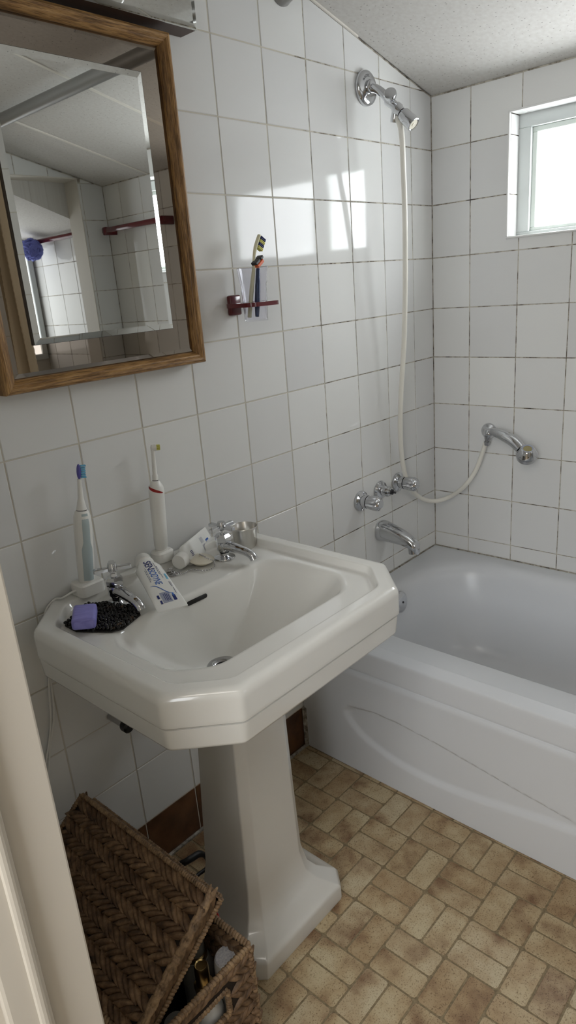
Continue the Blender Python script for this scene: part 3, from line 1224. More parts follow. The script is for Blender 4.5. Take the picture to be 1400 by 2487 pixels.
# ---------------------------------------------------------------- mirror cabinet
MX0, MX1, MZ0, MZ1 = -1.4695, -1.0155, 1.159, 1.769
xc_, zc_ = (MX0 + MX1) / 2, (MZ0 + MZ1) / 2
cab = thing('mirror_cabinet', 'oak framed mirror on the tiled wall above the sink', 'mirror')
PROF = [(0.0, 0.0005), (0.0, 0.035), (0.002, 0.0390), (0.006, 0.0405), (0.010, 0.0398), (0.014, 0.0365), (0.0165, 0.0360), (0.0225, 0.0300), (0.0235, 0.0270), (0.0235, 0.0005)]
for ang, L_, off in ((0, MX1 - MX0, MZ1 - MZ0), (90, MZ1 - MZ0, MX1 - MX0), (180, MX1 - MX0, MZ1 - MZ0), (270, MZ1 - MZ0, MX1 - MX0)):
    bm = B()
    ra = [bm.verts.new((-L_ / 2 + d, d - off / 2, h)) for d, h in PROF]
    rb = [bm.verts.new((L_ / 2 - d, d - off / 2, h)) for d, h in PROF]
    n = len(PROF)
    for i in range(n):
        j = (i + 1) % n
        bm.faces.new((ra[i], ra[j], rb[j], rb[i]))
    bm.faces.new(ra)
    bm.faces.new(rb[::-1])
    bmesh.ops.recalc_face_normals(bm, faces=bm.faces[:])
    o = obj('frame_rail', bm, 'oak', cab, True, auto=28)
    fr3 = Matrix(((1, 0, 0), (0, 0, -1), (0, 1, 0)))       # columns x, z-up, out
    o.matrix_world = Matrix.Translation((xc_, 0, zc_)) @ fr3.to_4x4() @ Matrix.Rotation(R(ang), 4, 'Z')


def bevel_mirror(name, x0, x1, z0, z1, h0, h1, inset, material, parent, hb=None):
    bm = B()
    lv = []
    if hb is not None:
        lv.append((0.0, hb))
    lv += [(0.0, h0), (inset, h1)]
    rs = []
    for d, h in lv:
        rs.append([bm.verts.new((x, -h, z)) for x, z in ((x0 + d, z0 + d), (x1 - d, z0 + d), (x1 - d, z1 - d), (x0 + d, z1 - d))])
    bridge(bm, rs)
    bm.faces.new(rs[-1])
    bm.faces.new(rs[0][::-1])
    bmesh.ops.recalc_face_normals(bm, faces=bm.faces[:])
    return obj(name, bm, material, parent)


bevel_mirror('tinted_mirror', MX0 + 0.0225, MX1 - 0.0225, MZ0 + 0.0225, MZ1 - 0.0225, 0.0245, 0.0268, 0.010, 'bronze_mirror', cab, 0.018)['label'] = 'bronze tinted mirror border'
bx_ = (-1.399, -1.0905, 1.2365, 1.6945)
bm = B()
box(bm, bx_[0] - 0.0005, bx_[1] + 0.0005, -0.0322, -0.0266, bx_[2] - 0.0005, bx_[3] + 0.0005)
edge_o = obj('mirror_backing', bm, 'mirror_edge', cab)
bevel_mirror('clear_mirror', *bx_, 0.0323, 0.0345, 0.011, 'mirror', cab, 0.0322)['label'] = 'clear bevelled mirror panel'
seat(cab, (xc_, 0, MZ0))
for ch in cab.children:
    if ch.name.startswith('frame_rail'):
        pass

# ---------------------------------------------------------------- mirrored light bar above
LX0, LX1, LZ0, LZ1 = -1.5325, -0.953, 1.780, 1.893
bar = thing('light_bar', 'mirror-fronted vanity light bar above the oak mirror', 'light')
bm = B()
box(bm, LX0 + 0.001, LX1 - 0.001, -0.046, -0.0005, LZ0, LZ1, 0.0008, 1)
obj('housing', bm, 'brown_metal', bar)
bevel_mirror('mirror_face', LX0, LX1, LZ0 - 0.0005, LZ1 + 0.0005, 0.048, 0.050, 0.010, 'mirror', bar, 0.0465)
for bx in (-1.39, -1.2425, -1.095):
    bm = B()
    lathe(bm, [(0.026, 0.0), (0.026, 0.004), (0.020, 0.012), (0.018, 0.030), (0.0, 0.030)], 20, (bx, -0.050, 1.838), (0, -1, 0))
    sk = obj('lamp_holder', bm, 'dark_ring', bar, True, auto=40)
    bm = B()
    lathe(bm, [(0.013, 0.030), (0.016, 0.040)] + [(0.030 * math.sin(a), 0.070 - 0.030 * math.cos(a)) for a in [R(x) for x in range(40, 180, 14)]] + [(0.0, 0.100)], 20, (bx, -0.050, 1.838), (0, -1, 0))
    obj('bulb', bm, 'bulb', sk, True)
seat(bar, ((LX0 + LX1) / 2, 0, LZ0))

# ---------------------------------------------------------------- curtain rod
rod = thing('curtain_rod', 'metal shower curtain rod with round end flanges under the sloping ceiling', 'curtain rod')
RX, RZ = -0.645, 1.922
bm = B()
tube(bm, [(RX, -0.006, RZ), (RX, FRONTY + 0.006, RZ)], 0.0205, 20)
obj('pole', bm, 'rod', rod, True, auto=40)
for y, s in ((0.0, -1), (FRONTY, 1)):
    bm = B()
    lathe(bm, [(0.030, 0.0005), (0.031, 0.006), (0.0285, 0.010), (0.0275, 0.016), (0.025, 0.024), (0.0225, 0.034), (0.0205, 0.034)], 28, (RX, y, RZ), (0, s, 0))
    obj('end_flange', bm, 'rod', rod, True, auto=50)
seat(rod, (RX, 0, RZ))

# ---------------------------------------------------------------- wall shower
SX = -0.336
sh = thing('wall_shower', 'chrome wall shower with curved arm, diverter knob and round nozzle', 'shower')
fc = Vector((SX, 0, 1.771))
bm = B()
lathe(bm, [(0.041, 0.0005), (0.042, 0.004), (0.0405, 0.0115), (0.036, 0.0145), (0.020, 0.0165), (0.0, 0.017)], 40, fc, (0, -1, 0))
fl = obj('wall_flange', bm, 'chrome', sh, True, auto=45)
tm = text_mesh('WALTEC', 0.0085, align='CENTER')
for v in tm.verts:           # letters set round the upper rim of the flange
    a = R(118) - v.co.x / 0.0285
    rr_ = 0.0285 + v.co.y - 0.004
    v.co = fc + Vector((rr_ * math.cos(a), -0.0166, rr_ * math.sin(a)))
obj('lettering', tm, 'dark_ring', fl)
bm = B()
arm = [fc + Vector((0, -0.014, 0.002)), at(897, 213, 0, SX), at(915, 216, 0, SX), at(932, 228, 0, SX), at(943, 241, 0, SX), at(951, 253, 0, SX)]
tube(bm, arm, [0.0115, 0.0105, 0.0105, 0.0105, 0.0105, 0.0105], 20, 6)
lathe(bm, [(0.014, -0.004), (0.0165, 0.004), (0.0125, 0.012)], 20, fc + Vector((0, -0.016, 0.001)), (0, -1, 0))
obj('arm', bm, 'chrome', sh, True, auto=50)
d0 = at(938, 236, 0, SX)
d1 = at(1010, 306, 0, SX)
ax = (d1 - d0).normalized()
p0 = at(944, 243, 0, SX)


def along(s):
    return p0 + ax * s


bm = B()
lathe(bm, [(0.0, -0.002), (0.0135, -0.001), (0.0140, 0.006), (0.0115, 0.010), (0.0115, 0.026), (0.0145, 0.030), (0.0150, 0.040), (0.0125, 0.045), (0.0125, 0.053), (0.0, 0.053)], 24, p0, ax)
obj('valve_body', bm, 'chrome', sh, True, auto=40)
bm = B()
kd = Vector((-0.78, -0.42, 0.46)).normalized()
kp = along(0.012)
lathe(bm, [(0.008, 0.0), (0.0085, 0.016), (0.0145, 0.021), (0.0162, 0.030), (0.0155, 0.0345), (0.012, 0.036), (0.0, 0.0365)], 28, kp, kd)
obj('diverter_knob', bm, 'chrome', sh, True, auto=40)
bm = B()
lathe(bm, [(0.0115, 0.053), (0.0120, 0.060), (0.0, 0.060)], 24, p0, ax)
obj('seal_ring', bm, 'dark_ring', sh, True, auto=40)
bm = B()
lathe(bm, [(0.0, 0.058), (0.0155, 0.058), (0.0170, 0.061), (0.0180, 0.098), (0.0172, 0.1015), (0.0148, 0.1020), (0.0145, 0.0995), (0.0, 0.0995)], 36, p0, ax, rfun=lambda r, h, a: r * (1 - (0.03 if (0.062 < h < 0.097 and (a * 8 / (2 * math.pi)) % 1 < 0.18) else 0)))
nz_ = obj('nozzle', bm, 'chrome', sh, True, auto=40)
bm = B()
lathe(bm, [(0.0130, 0.0996), (0.0130, 0.1004), (0.0048, 0.1004), (0.0048, 0.1016), (0.0, 0.1022)], 24, p0, ax)
obj('nozzle_face', bm, 'offwhite_plastic', nz_, True, auto=40)
hose_top = along(0.040) + Vector((0.0, 0.010, -0.012))
bm = B()
lathe(bm, [(0.0095, -0.004), (0.0100, 0.016), (0.0085, 0.024)], 20, along(0.036) + Vector((0, 0.006, -0.006)), (0, 0.25, -1))
obj('hose_outlet', bm, 'chrome', sh, True, auto=40)
seat(sh, (SX, 0, 1.771))

# ---------------------------------------------------------------- hose and hand shower on the window wall
HC = Vector((0.0, -0.200, 0.813))
hand = thing('hand_shower', 'chrome hand shower with cream hose in a holder on the window wall', 'hand shower')
bm = B()
lathe(bm, [(0.0245, 0.0005), (0.0255, 0.005), (0.023, 0.011), (0.015, 0.016), (0.0125, 0.026), (0.0, 0.026)], 28, HC, (-1, 0, 0))
hb = obj('holder', bm, 'chrome', hand, True, auto=45)
bm = B()
hp0 = at(1189, 1052, 0, -0.034)
bmesh.ops.create_uvsphere(bm, u_segments=20, v_segments=12, radius=0.0155, matrix=Matrix.Translation(hp0))
obj('swivel', bm, 'chrome', hand, True)
bm = B()
hpts = [at(1193, 1047, 0, -0.040), at(1207, 1051, 0, -0.046), at(1228, 1060, 0, -0.052), at(1250, 1073, 0, -0.058), at(1266, 1090, 0, -0.064)]
tube(bm, hpts, [0.0100, 0.0140, 0.0175, 0.0180, 0.0165], 20, 6)
obj('handle', bm, 'chrome', hand, True, auto=50)
hh = at(1281, 1100, 0, -0.070)
hax = Vector((0.42, 0.26, -0.87)).normalized()
bm = B()
lathe(bm, [(0.0145, -0.019), (0.0190, -0.018), (0.0205, -0.0165), (0.0320, 0.004), (0.0322, 0.0055), (0.0, 0.0055)], 36, hh, hax, cap=False)
hd = obj('head', bm, 'chrome', hand, True, auto=40)
bm = B()
lathe(bm, [(0.0312, 0.0055), (0.0312, 0.0072), (0.0, 0.0072)], 36, hh, hax, cap=False)
obj('seal_ring', bm, 'dark', hd, True, auto=40)
bm = B()
lathe(bm, [(0.0316, 0.0072), (0.0312, 0.010), (0.0285, 0.0225), (0.0270, 0.0235), (0.0, 0.0235)], 36, hh, hax, cap=False, rfun=lambda r, h, a: r * (0.985 if (a * 40 / (2 * math.pi)) % 1 < 0.4 else 1.0))
obj('spray_face', bm, 'chrome_worn', hd, True, auto=40)
bm = B()
lathe(bm, [(0.0, -0.0165), (0.0148, -0.0168)], 28, hh, hax, cap=False)
obj('dial', bm, mat('amber_dial', g((150, 140, 96)), 0.2, coat=0.5), hd, True, label='amber dial ringed in chrome')
bm = B()
lathe(bm, [(0.0130, -0.0172), (0.0148, -0.0195), (0.0165, -0.0185), (0.0165, -0.0165)], 28, hh, hax, cap=False)
obj('dial_ring', bm, 'ink_grey', hd, True)
bm = B()
hn = at(1186, 1062, 0, -0.036)
lathe(bm, [(0.012, -0.004), (0.010, 0.006), (0.0075, 0.012), (0.0105, 0.014), (0.0085, 0.026)], 16, hn, (0, 0.15, -1))
obj('hose_nut', bm, 'chrome_worn', hand, True, auto=40)
hp = [hose_top + Vector((0, 0, 0.002)), at(975, 315, 1, -0.108), at(980, 400, 1, -0.104), at(984, 520, 1, -0.096), at(985, 680, 1, -0.084), at(982, 830, 1, -0.070), at(975, 950, 1, -0.056), at(973, 1050, 1, -0.042),
      at(979, 1125, 1, -0.030), at(994, 1178, 1, -0.026), at(1020, 1208, 1, -0.028), at(1055, 1217, 1, -0.045), at(1092, 1207, 1, -0.075), at(1128, 1182, 0, -0.052), at(1155, 1145, 0, -0.040), at(1171, 1105, 0, -0.034), at(1180, 1076, 0, -0.036)]
bm = B()
tube(bm, hp, 0.0072, 16, 8)
obj('hose', bm, 'hose', hand, True, label='cream plastic shower hose')
seat(hand, HC)

# ---------------------------------------------------------------- bath taps and spout


def bath_tap(px, py, label):
    o = at(px, py, 1, 0.0)
    th = thing('bath_tap', label, 'tap', o, group='chrome taps above the bathtub')
    bm = B()
    lathe(bm, [(0.0300, 0.0005), (0.0310, 0.004), (0.0300, 0.008), (0.0230, 0.0125), (0.0190, 0.014), (0.0190, 0.022), (0.0205, 0.0225), (0.0205, 0.030), (0.0, 0.030)], 36, (0, 0, 0), (0, -1, 0))
    obj('escutcheon', bm, 'chrome', th, True, auto=40)
    bm = B()
    lathe(bm, [(0.0140, 0.030), (0.0195, 0.032), (0.0215, 0.040), (0.0225, 0.062), (0.0215, 0.068), (0.0150, 0.0705), (0.0125, 0.0765), (0.0, 0.0775)], 48, (0, 0, 0), (0, -1, 0.0),
          rfun=lambda r, h, a: r * (1 - (0.24 if 0.034 < h < 0.069 else 0.0) * max(0, math.cos(a * 6)) ** 2))
    obj('fluted_handle', bm, 'acrylic', th, True, auto=55)
    return th


bath_tap(875, 1216, 'fluted chrome bath tap handle, farther from the window wall')
bath_tap(965, 1170, 'fluted chrome bath tap handle, nearer the window wall corner')
o = at(922, 1190, 1, 0.0)
th = thing('diverter_valve', 'chrome diverter stem without handle between two bath taps', 'valve', o)
bm = B()
lathe(bm, [(0.0290, 0.0005), (0.0300, 0.004), (0.0270, 0.010), (0.0185, 0.0135), (0.0160, 0.014), (0.0165, 0.034), (0.0120, 0.040), (0.0105, 0.046), (0.0, 0.046)], 36, (0, 0, 0), (0, -1, 0))
obj('escutcheon', bm, 'chrome', th, True, auto=40)
bm = B()
lathe(bm, [(0.0085, 0.046), (0.0085, 0.049), (0.0035, 0.049), (0.0035, 0.060), (0.0, 0.060)], 16, (0, 0, 0), (0, -1, 0))
obj('stem', bm, 'dark_ring', th, True, auto=40)

th = thing('bath_spout', 'chrome bathtub spout below the tap handles', 'spout')
bm = B()
# section swept from the wall outwards, nose turned down
SPC = Vector((SX, 0, 0.546))
secs = [(0.0005, 0.0, 0.0320, 0.0320), (0.006, 0.0, 0.0325, 0.0325), (0.020, 0.000, 0.0300, 0.0315), (0.045, -0.003, 0.0265, 0.0280), (0.080, -0.010, 0.0235, 0.0230), (0.108, -0.019, 0.0215, 0.0195), (0.124, -0.027, 0.0195, 0.0175), (0.133, -0.036, 0.0165, 0.0160), (0.136, -0.044, 0.010, 0.012)]
rings = []
for y, dz, rx, rz in secs:
    ring = []
    for k in range(28):
        a = 2 * math.pi * k / 28
        ex = 0.75
        cx = math.copysign(abs(math.cos(a)) ** ex, math.cos(a))
        cz = math.copysign(abs(math.sin(a)) ** ex, math.sin(a))
        ring.append(bm.verts.new(SPC + Vector((rx * cx, -y, dz + rz * cz))))
    rings.append(ring)
bridge(bm, rings)
bm.faces.new(rings[0])
bm.faces.new(rings[-1])
bmesh.ops.recalc_face_normals(bm, faces=bm.faces[:])
obj('spout_body', bm, 'chrome', th, True, auto=60)
bm = B()
lathe(bm, [(0.0150, 0.0), (0.0155, 0.018), (0.0130, 0.0185), (0.0125, 0.004), (0.0, 0.004)], 24, SPC + Vector((0, -0.118, -0.036)), (0, -0.15, -1))
obj('outlet', bm, 'chrome_worn', th, True, auto=40)
seat(th, SPC)

_US = []
for j in range(1, 6):
    for i in range(8):
        _US.append((math.sin(math.pi * j / 6) * math.cos(math.pi * i / 4), math.sin(math.pi * j / 6) * math.sin(math.pi * i / 4), math.cos(math.pi * j / 6)))
_US += [(0, 0, 1), (0, 0, -1)]
_UF = [(j * 8 + i, (j + 1) * 8 + i, (j + 1) * 8 + (i + 1) % 8, j * 8 + (i + 1) % 8) for j in range(4) for i in range(8)]
_UF += [(40, i, (i + 1) % 8) for i in range(8)] + [(41, 32 + (i + 1) % 8, 32 + i) for i in range(8)]


def ball(bm, mt):
    vs = [bm.verts.new(mt @ Vector(v)) for v in _US]
    for f in _UF:
        bm.faces.new([vs[i] for i in f])


# ---------------------------------------------------------------- sink taps
DECK = 0.7430


def sink_tap(loc, label, rz, handle_rot):
    th = thing('sink_tap', label, 'tap', loc, (0, 0, rz), group='chrome pillar taps on the sink')
    bm = B()
    lathe(bm, [(0.0, 0.0), (0.0225, 0.0), (0.0235, 0.0015), (0.0225, 0.0035), (0.0150, 0.0065), (0.0105, 0.0085), (0.0105, 0.014)], 32, cap=False)
    obj('base_flange', bm, 'chrome', th, True, auto=40)
    bm = B()
    lathe(bm, [(0.0095, 0.010), (0.0100, 0.016), (0.0150, 0.020), (0.0155, 0.036), (0.0150, 0.039), (0.0, 0.039)], 28)
    tube(bm, [(0, -0.002, 0.0290), (0, -0.024, 0.0300), (0, -0.048, 0.0275), (0, -0.066, 0.0245), (0, -0.079, 0.0190), (0, -0.0845, 0.0110)], [0.0130, 0.0122, 0.0106, 0.0098, 0.0098, 0.0096], 18, 5, flat=(0.9, 1.0))
    obj('spout_body', bm, 'chrome', th, True, auto=55)
    bm = B()
    lathe(bm, [(0.0160, 0.039), (0.0180, 0.041), (0.0180, 0.051), (0.0135, 0.057), (0.0080, 0.057), (0.0, 0.057)], 6)
    obj('bonnet_nut', bm, 'chrome', th, False)
    bm = B()
    lathe(bm, [(0.0048, 0.055), (0.0048, 0.068)], 16)
    obj('spindle', bm, 'chrome', th, True, auto=40)
    bm = B()
    lathe(bm, [(0.0065, 0.066), (0.0095, 0.069), (0.0098, 0.078), (0.0085, 0.0815), (0.0080, 0.0845), (0.0, 0.0855)], 20)
    hr = Matrix.Rotation(handle_rot, 4, 'Z')
    for k in range(4):
        mt = hr @ Matrix.Rotation(k * math.pi / 2, 4, 'Z')
        pl = [(0.006, -0.0042), (0.0335, -0.0060), (0.0355, -0.0042), (0.0355, 0.0042), (0.0335, 0.0060), (0.006, 0.0042)]
        prism(bm, pl, lambda u, v, h: mt @ Vector((u, v, h)), 0.0695, 0.0768, 0.0014)
    obj('cross_handle', bm, 'chrome', th, True, auto=30)
    return th


sink_tap((-1.363, -0.098, DECK), 'chrome cross-handled tap beside the pebble soap mat', R(-4), R(63))
sink_tap((-1.089, -0.110, DECK), 'chrome cross-handled tap in front of the steel cup', R(6), R(-2))

# ---------------------------------------------------------------- steel cup
cc = at(598, 1327, 2, DECK)
cup = tag(obj('metal_cup', lathe(B(), [(0.0, 0.0), (0.0185, 0.0), (0.0200, 0.002), (0.0230, 0.018), (0.0262, 0.042), (0.0268, 0.0445), (0.0262, 0.0455), (0.0252, 0.0440), (0.0222, 0.018), (0.0190, 0.004), (0.0, 0.004)], 36, cap=False), 'steel', None, True, auto=50),
          'small plain steel cup on the sink behind a tap', 'cup')
cup.location = cc
cup.scale = (1.15, 1.15, 1.10)

# ---------------------------------------------------------------- soap mat and soap
mat_pts = [at(158, 1522, 2, DECK), at(185, 1536, 2, DECK), at(270, 1537, 2, DECK), at(300, 1530, 2, DECK), at(342, 1495, 2, DECK), at(335, 1478, 2, DECK), at(262, 1470, 2, DECK), at(205, 1472, 2, DECK)]
mpoly = ccw([(p.x, p.y) for p in mat_pts])
smat = thing('pebble_soap_mat', 'black pebble soap mat on the corner of the sink', 'soap mat')
bm = B()
prism(bm, [(x, y) for x, y in mpoly], lambda u, v, h: Vector((u, v, DECK + h)), 0.0005, 0.0030)
obj('backing', bm, 'mat_net', smat)


def inside(p, poly):
    c = False
    n = len(poly)
    for i in range(n):
        (x1, y1), (x2, y2) = poly[i - 1], poly[i]
        if (y1 > p[1]) != (y2 > p[1]) and p[0] < (x2 - x1) * (p[1] - y1) / (y2 - y1) + x1:
            c = not c
    return c


bm = B()
xs_, ys_ = [p[0] for p in mpoly], [p[1] for p in mpoly]
step = 0.0068
y = min(ys_) - 0.002
row_ = 0
while y < max(ys_) + 0.002:
    x = min(xs_) - 0.002 + (step / 2 if row_ % 2 else 0)
    while x < max(xs_) + 0.002:
        jx, jy = x + random.uniform(-0.0014, 0.0014), y + random.uniform(-0.0014, 0.0014)
        if inside((jx, jy), mpoly):
            r_ = random.uniform(0.0034, 0.0047)
            mt = Matrix.Translation((jx, jy, DECK + 0.0048 + random.uniform(-0.0006, 0.0022))) @ Euler((random.uniform(-0.7, 0.7), random.uniform(-0.7, 0.7), random.uniform(0, 6))).to_matrix().to_4x4() @ Matrix.Diagonal((r_ * random.uniform(1.0, 1.25), r_ * random.uniform(0.75, 1.0), r_ * random.uniform(0.65, 0.9), 1))
            ball(bm, mt)
        x += step
    y += step
    row_ += 1
o = obj('pebbles', bm, 'pebble', smat, True)
o['kind'] = 'stuff'
seat(smat, (sum(xs_) / len(xs_), sum(ys_) / len(ys_), DECK))

ZS = DECK + 0.034
s0, s1, s2, s3 = at(171, 1506, 2, ZS), at(233, 1494, 2, ZS), at(231, 1461, 2, ZS), at(176, 1468, 2, ZS)
sc_ = (s0 + s1 + s2 + s3) / 4
sx_ = ((s1 - s0) + (s2 - s3)).normalized()
sw, sd = ((s1 - s0).length + (s2 - s3).length) / 4, ((s3 - s0).length + (s2 - s1).length) / 4
bm = B()
box(bm, -sw, sw, -sd, sd, -0.0115, 0.0105, 0.0062, 4)
soap = tag(obj('soap_bar', bm, 'lavender', None, True), 'lavender soap bar on the black pebble mat', 'soap')
soap.rotation_euler = (R(3), R(4), math.atan2(sx_.y, sx_.x))
soap.location = (sc_.x, sc_.y, DECK + 0.0215)

# ---------------------------------------------------------------- toothpaste tubes


def toothpaste(name, label, crimp, cap_end, width_dir, L_cap, r_cap, half_w, label_cat='toothpaste', sag=0.0, cap_ribs=0):
    """flat crimp at one end, round shoulder and cap at the other; returns root, surface function"""
    crimp, cap_end = Vector(crimp), Vector(cap_end)
    axis = (cap_end - crimp).normalized()
    tot = (cap_end - crimp).length
    Lb = tot - L_cap
    wd = Vector(width_dir)
    wd = (wd - axis * wd.dot(axis)).normalized()
    up = axis.cross(wd).normalized()
    if up.z < 0:
        wd = -wd
        up = -up
    root = thing(name, label, label_cat)

    def section(s):
        k = sstep(s, 0.0, 0.9)
        hw = half_w * (1 - 0.07 * k)
        ht = 0.0012 + 0.0125 * sstep(s, 0.0, 0.95)
        if s > 0.85:
            e = sstep(s, 0.85, 1.0)
            hw = hw * (1 - e) + r_cap * 0.86 * e
            ht = ht * (1 - e) + r_cap * 0.86 * e
        return hw, ht

    def surf(s, a):
        hw, ht = section(s)
        bend = up * (sag * math.sin(math.pi * s))
        n_ = 0.8
        ca, sa = math.cos(a), math.sin(a)
        dent = -0.0012 * math.sin(9 * s + 2) * math.sin(a) if 0.1 < s < 0.85 else 0
        return crimp + axis * (Lb * s) + wd * (hw * ca) + up * (ht * math.copysign(abs(sa) ** n_, sa) + dent) + bend

    bm = B()
    ns, na = 40, 40
    rings = []
    for i in range(ns + 1):
        rings.append([bm.verts.new(surf(i / ns, 2 * math.pi * k / na)) for k in range(na)])
    bridge(bm, rings)
    bm.faces.new(rings[0])
    bm.faces.new(rings[-1])
    bmesh.ops.recalc_face_normals(bm, faces=bm.faces[:])
    obj('tube_body', bm, 'paste_white', root, True, auto=50)
    bm = B()
    c0 = crimp + axis * Lb
    lathe(bm, [(r_cap * 0.80, -0.002), (r_cap * 0.96, 0.0), (r_cap, 0.001), (r_cap * 0.93, L_cap - 0.0015), (r_cap * 0.86, L_cap), (r_cap * 0.5, L_cap - 0.0003), (0.0, L_cap - 0.0003)], 40, c0, axis, cap=False)
    obj('cap', bm, 'white_plastic', root, True, auto=40)

    def top(u, v, lift=0.0005):
        """u along the body from the crimp (m), v across (m, + = wd) on the upper face"""
        s = max(0.0, min(1.0, u / Lb))
        hw, ht = section(s)
        c = max(-0.985, min(0.985, v / hw))
        return surf(s, math.acos(c)) + up * lift
    return root, top, Lb


def print_on(root, top, bm, material, name='printed_text'):
    bmesh.ops.triangulate(bm, faces=bm.faces[:])
    for v in bm.verts:
        v.co = top(v.co.x, v.co.y)
    return obj(name, bm, material, root)


def flat_rect(bm, u0, u1, v0, v1, nu=4, nv=3):
    vs = [[bm.verts.new((u0 + (u1 - u0) * i / nu, v0 + (v1 - v0) * j / nv, 0)) for j in range(nv + 1)] for i in range(nu + 1)]
    for i in range(nu):
        for j in range(nv):
            bm.faces.new((vs[i][j], vs[i + 1][j], vs[i + 1][j + 1], vs[i][j + 1]))


crimp = at(421, 1479, 2, 0.7625)
capend = at(346, 1361, 2, 0.783)
wdir = at(457, 1468, 2, 0.7625) - at(386, 1490, 2, 0.7625)
HW = wdir.length / 2
tp, top, Lb = toothpaste('toothpaste_tube', 'white toothpaste tube with large blue lettering lying over the sink edge', crimp, capend, wdir, 0.026, 0.0190, HW, sag=0.002)
# lettering runs from the cap towards the crimp; in the photo the letter tops face the right-hand edge
a_dir = (capend - crimp).normalized()
wtest = (top(Lb * 0.5, 0.01) - top(Lb * 0.5, -0.01))
sgn = 1.0 if wtest.dot(wdir) > 0 else -1.0


def on_tube(s, size, u_start, v0, material, shear=0.0, bold=0.0, xs=1.0):
    bm = text_mesh(s, size, shear, bold)
    bmesh.ops.subdivide_edges(bm, edges=[e for e in bm.edges if e.calc_length() > 0.004], cuts=1)
    for v in bm.verts:
        x, y = v.co.x * xs, v.co.y
        v.co = Vector((u_start - x, (v0 + y) * sgn, 0))
    return print_on(tp, top, bm, material, 'lettering')


tmp = text_mesh('SEN', 0.0210, 0.0, 0.00025)
wsen = max(v.co.x for v in tmp.verts)
tmp.free()
on_tube('SEN', 0.0210, Lb * 0.93, -0.0075, 'ink_navy', bold=0.00025, xs=0.98)
on_tube('SODYNE', 0.0190, Lb * 0.93 - wsen * 0.98 - 0.0004, -0.0068, 'ink_blue', shear=0.22, bold=0.0001, xs=0.80)
for k, (u0, v0) in enumerate(((0.88, 0.0105), (0.80, 0.0130), (0.80, -0.0105), (0.76, -0.0130))):
    bm = B()
    flat_rect(bm, Lb * u0 - 0.048, Lb * u0, v0 * sgn - 0.0004, v0 * sgn + 0.0004, 24, 1)
    for v in bm.verts:          # broken into word lengths
        pass
    bmesh.ops.delete(bm, geom=[f for i, f in enumerate(bm.faces) if i % 5 == 4], context='FACES')
    print_on(tp, top, bm, 'ink_navy', 'small_print')
bm = B()
for i in range(24):
    pass
vs = []
for i in range(25):
    t_ = i / 24
    u = Lb * (0.31 + 0.13 * (1 - t_)) - 0.012 * t_ + 0.006 * math.sin(2 * math.pi * t_)
    v = (-0.019 + 0.036 * t_) * sgn
    w = 0.0003 + 0.0016 * math.sin(math.pi * min(1, t_ * 1.05)) ** 1.5
    vs.append((bm.verts.new((u - w, v, 0)), bm.verts.new((u + w, v, 0))))
for a, b in zip(vs, vs[1:]):
    bm.faces.new((a[0], a[1], b[1], b[0]))
print_on(tp, top, bm, 'ink_blue', 'swoosh')
bm = B()
flat_rect(bm, Lb * 0.12, Lb * 0.29, -0.010 * sgn, 0.008 * sgn)
print_on(tp, lambda u, v: top(u, v, 0.0003), bm, 'ink_grey', 'pale_panel')
for (ua, ub, va, vb, mm_) in ((0.15, 0.26, -0.0045, -0.0035, 'ink_navy'), (0.14, 0.27, -0.0015, -0.0003, 'ink_navy'), (0.15, 0.26, 0.0012, 0.0024, 'ink_navy'), (0.14, 0.25, 0.0042, 0.0054, 'ink_navy'),
                              (0.20, 0.26, -0.0165, -0.0125, 'ink_navy'), (0.11, 0.17, -0.0150, -0.0115, 'ink_navy'), (0.13, 0.22, 0.0105, 0.0165, 'ink_navy'), (0.20, 0.25, 0.0120, 0.0150, 'ink_blue'),
                              (0.52, 0.64, 0.0185, 0.0225, 'ink_cyan'), (0.37, 0.47, 0.0190, 0.0198, 'ink_navy'), (0.37, 0.47, 0.0215, 0.0223, 'ink_grey'), (0.24, 0.35, 0.0205, 0.0213, 'ink_navy')):
    bm = B()
    flat_rect(bm, Lb * ua, Lb * ub, va * sgn, vb * sgn, 3, 2)
    print_on(tp, top, bm, mm_, 'printed_mark')
seat(tp, (crimp + capend) / 2 - Vector((0, 0, 0.02)))

# second, crumpled tube: cap towards the bowl, flat end leaning on the wall
crimp2 = at(511, 1304, 1, -0.013)
cap2 = at(434, 1366, 2, 0.7645)
wd2 = at(536, 1326, 1, -0.013) - at(484, 1291, 1, -0.013)
tp2, top2, Lb2 = toothpaste('toothpaste_tube', 'crumpled white toothpaste tube with small blue print beside the sink plug', crimp2, cap2, wd2, 0.022, 0.0170, 0.0265, sag=-0.001)
tp2_test = (top2(Lb2 * 0.5, 0.01) - top2(Lb2 * 0.5, -0.01))
s2 = 1.0 if tp2_test.x > 0 else -1.0
for (ua, ub, va, vb, mm_) in ((0.10, 0.22, 0.002, 0.010, 'ink_navy'), (0.10, 0.22, -0.004, 0.0005, 'ink_blue')):
    bm = B()
    flat_rect(bm, Lb2 * ua, Lb2 * ub, va * s2, vb * s2, 3, 2)
    print_on(tp2, top2, bm, mm_, 'printed_mark')
for k in range(5):
    bm = B()
    flat_rect(bm, Lb2 * 0.30 + k * 0.0034, Lb2 * 0.30 + k * 0.0034 + 0.0009, 0.002 * s2, 0.016 * s2, 1, 4)
    print_on(tp2, top2, bm, 'ink_navy', 'small_print')
    bm = B()
    flat_rect(bm, Lb2 * 0.30 + k * 0.0034, Lb2 * 0.30 + k * 0.0034 + 0.0007, -0.015 * s2, -0.002 * s2, 1, 4)
    print_on(tp2, top2, bm, 'ink_navy', 'small_print')
for k in range(4):
    bm = B()
    flat_rect(bm, Lb2 * 0.80, Lb2 * 0.88, (-0.006 + 0.0034 * k) * s2, (-0.0045 + 0.0034 * k) * s2, 2, 1)
    print_on(tp2, top2, bm, 'ink_navy', 'small_print')
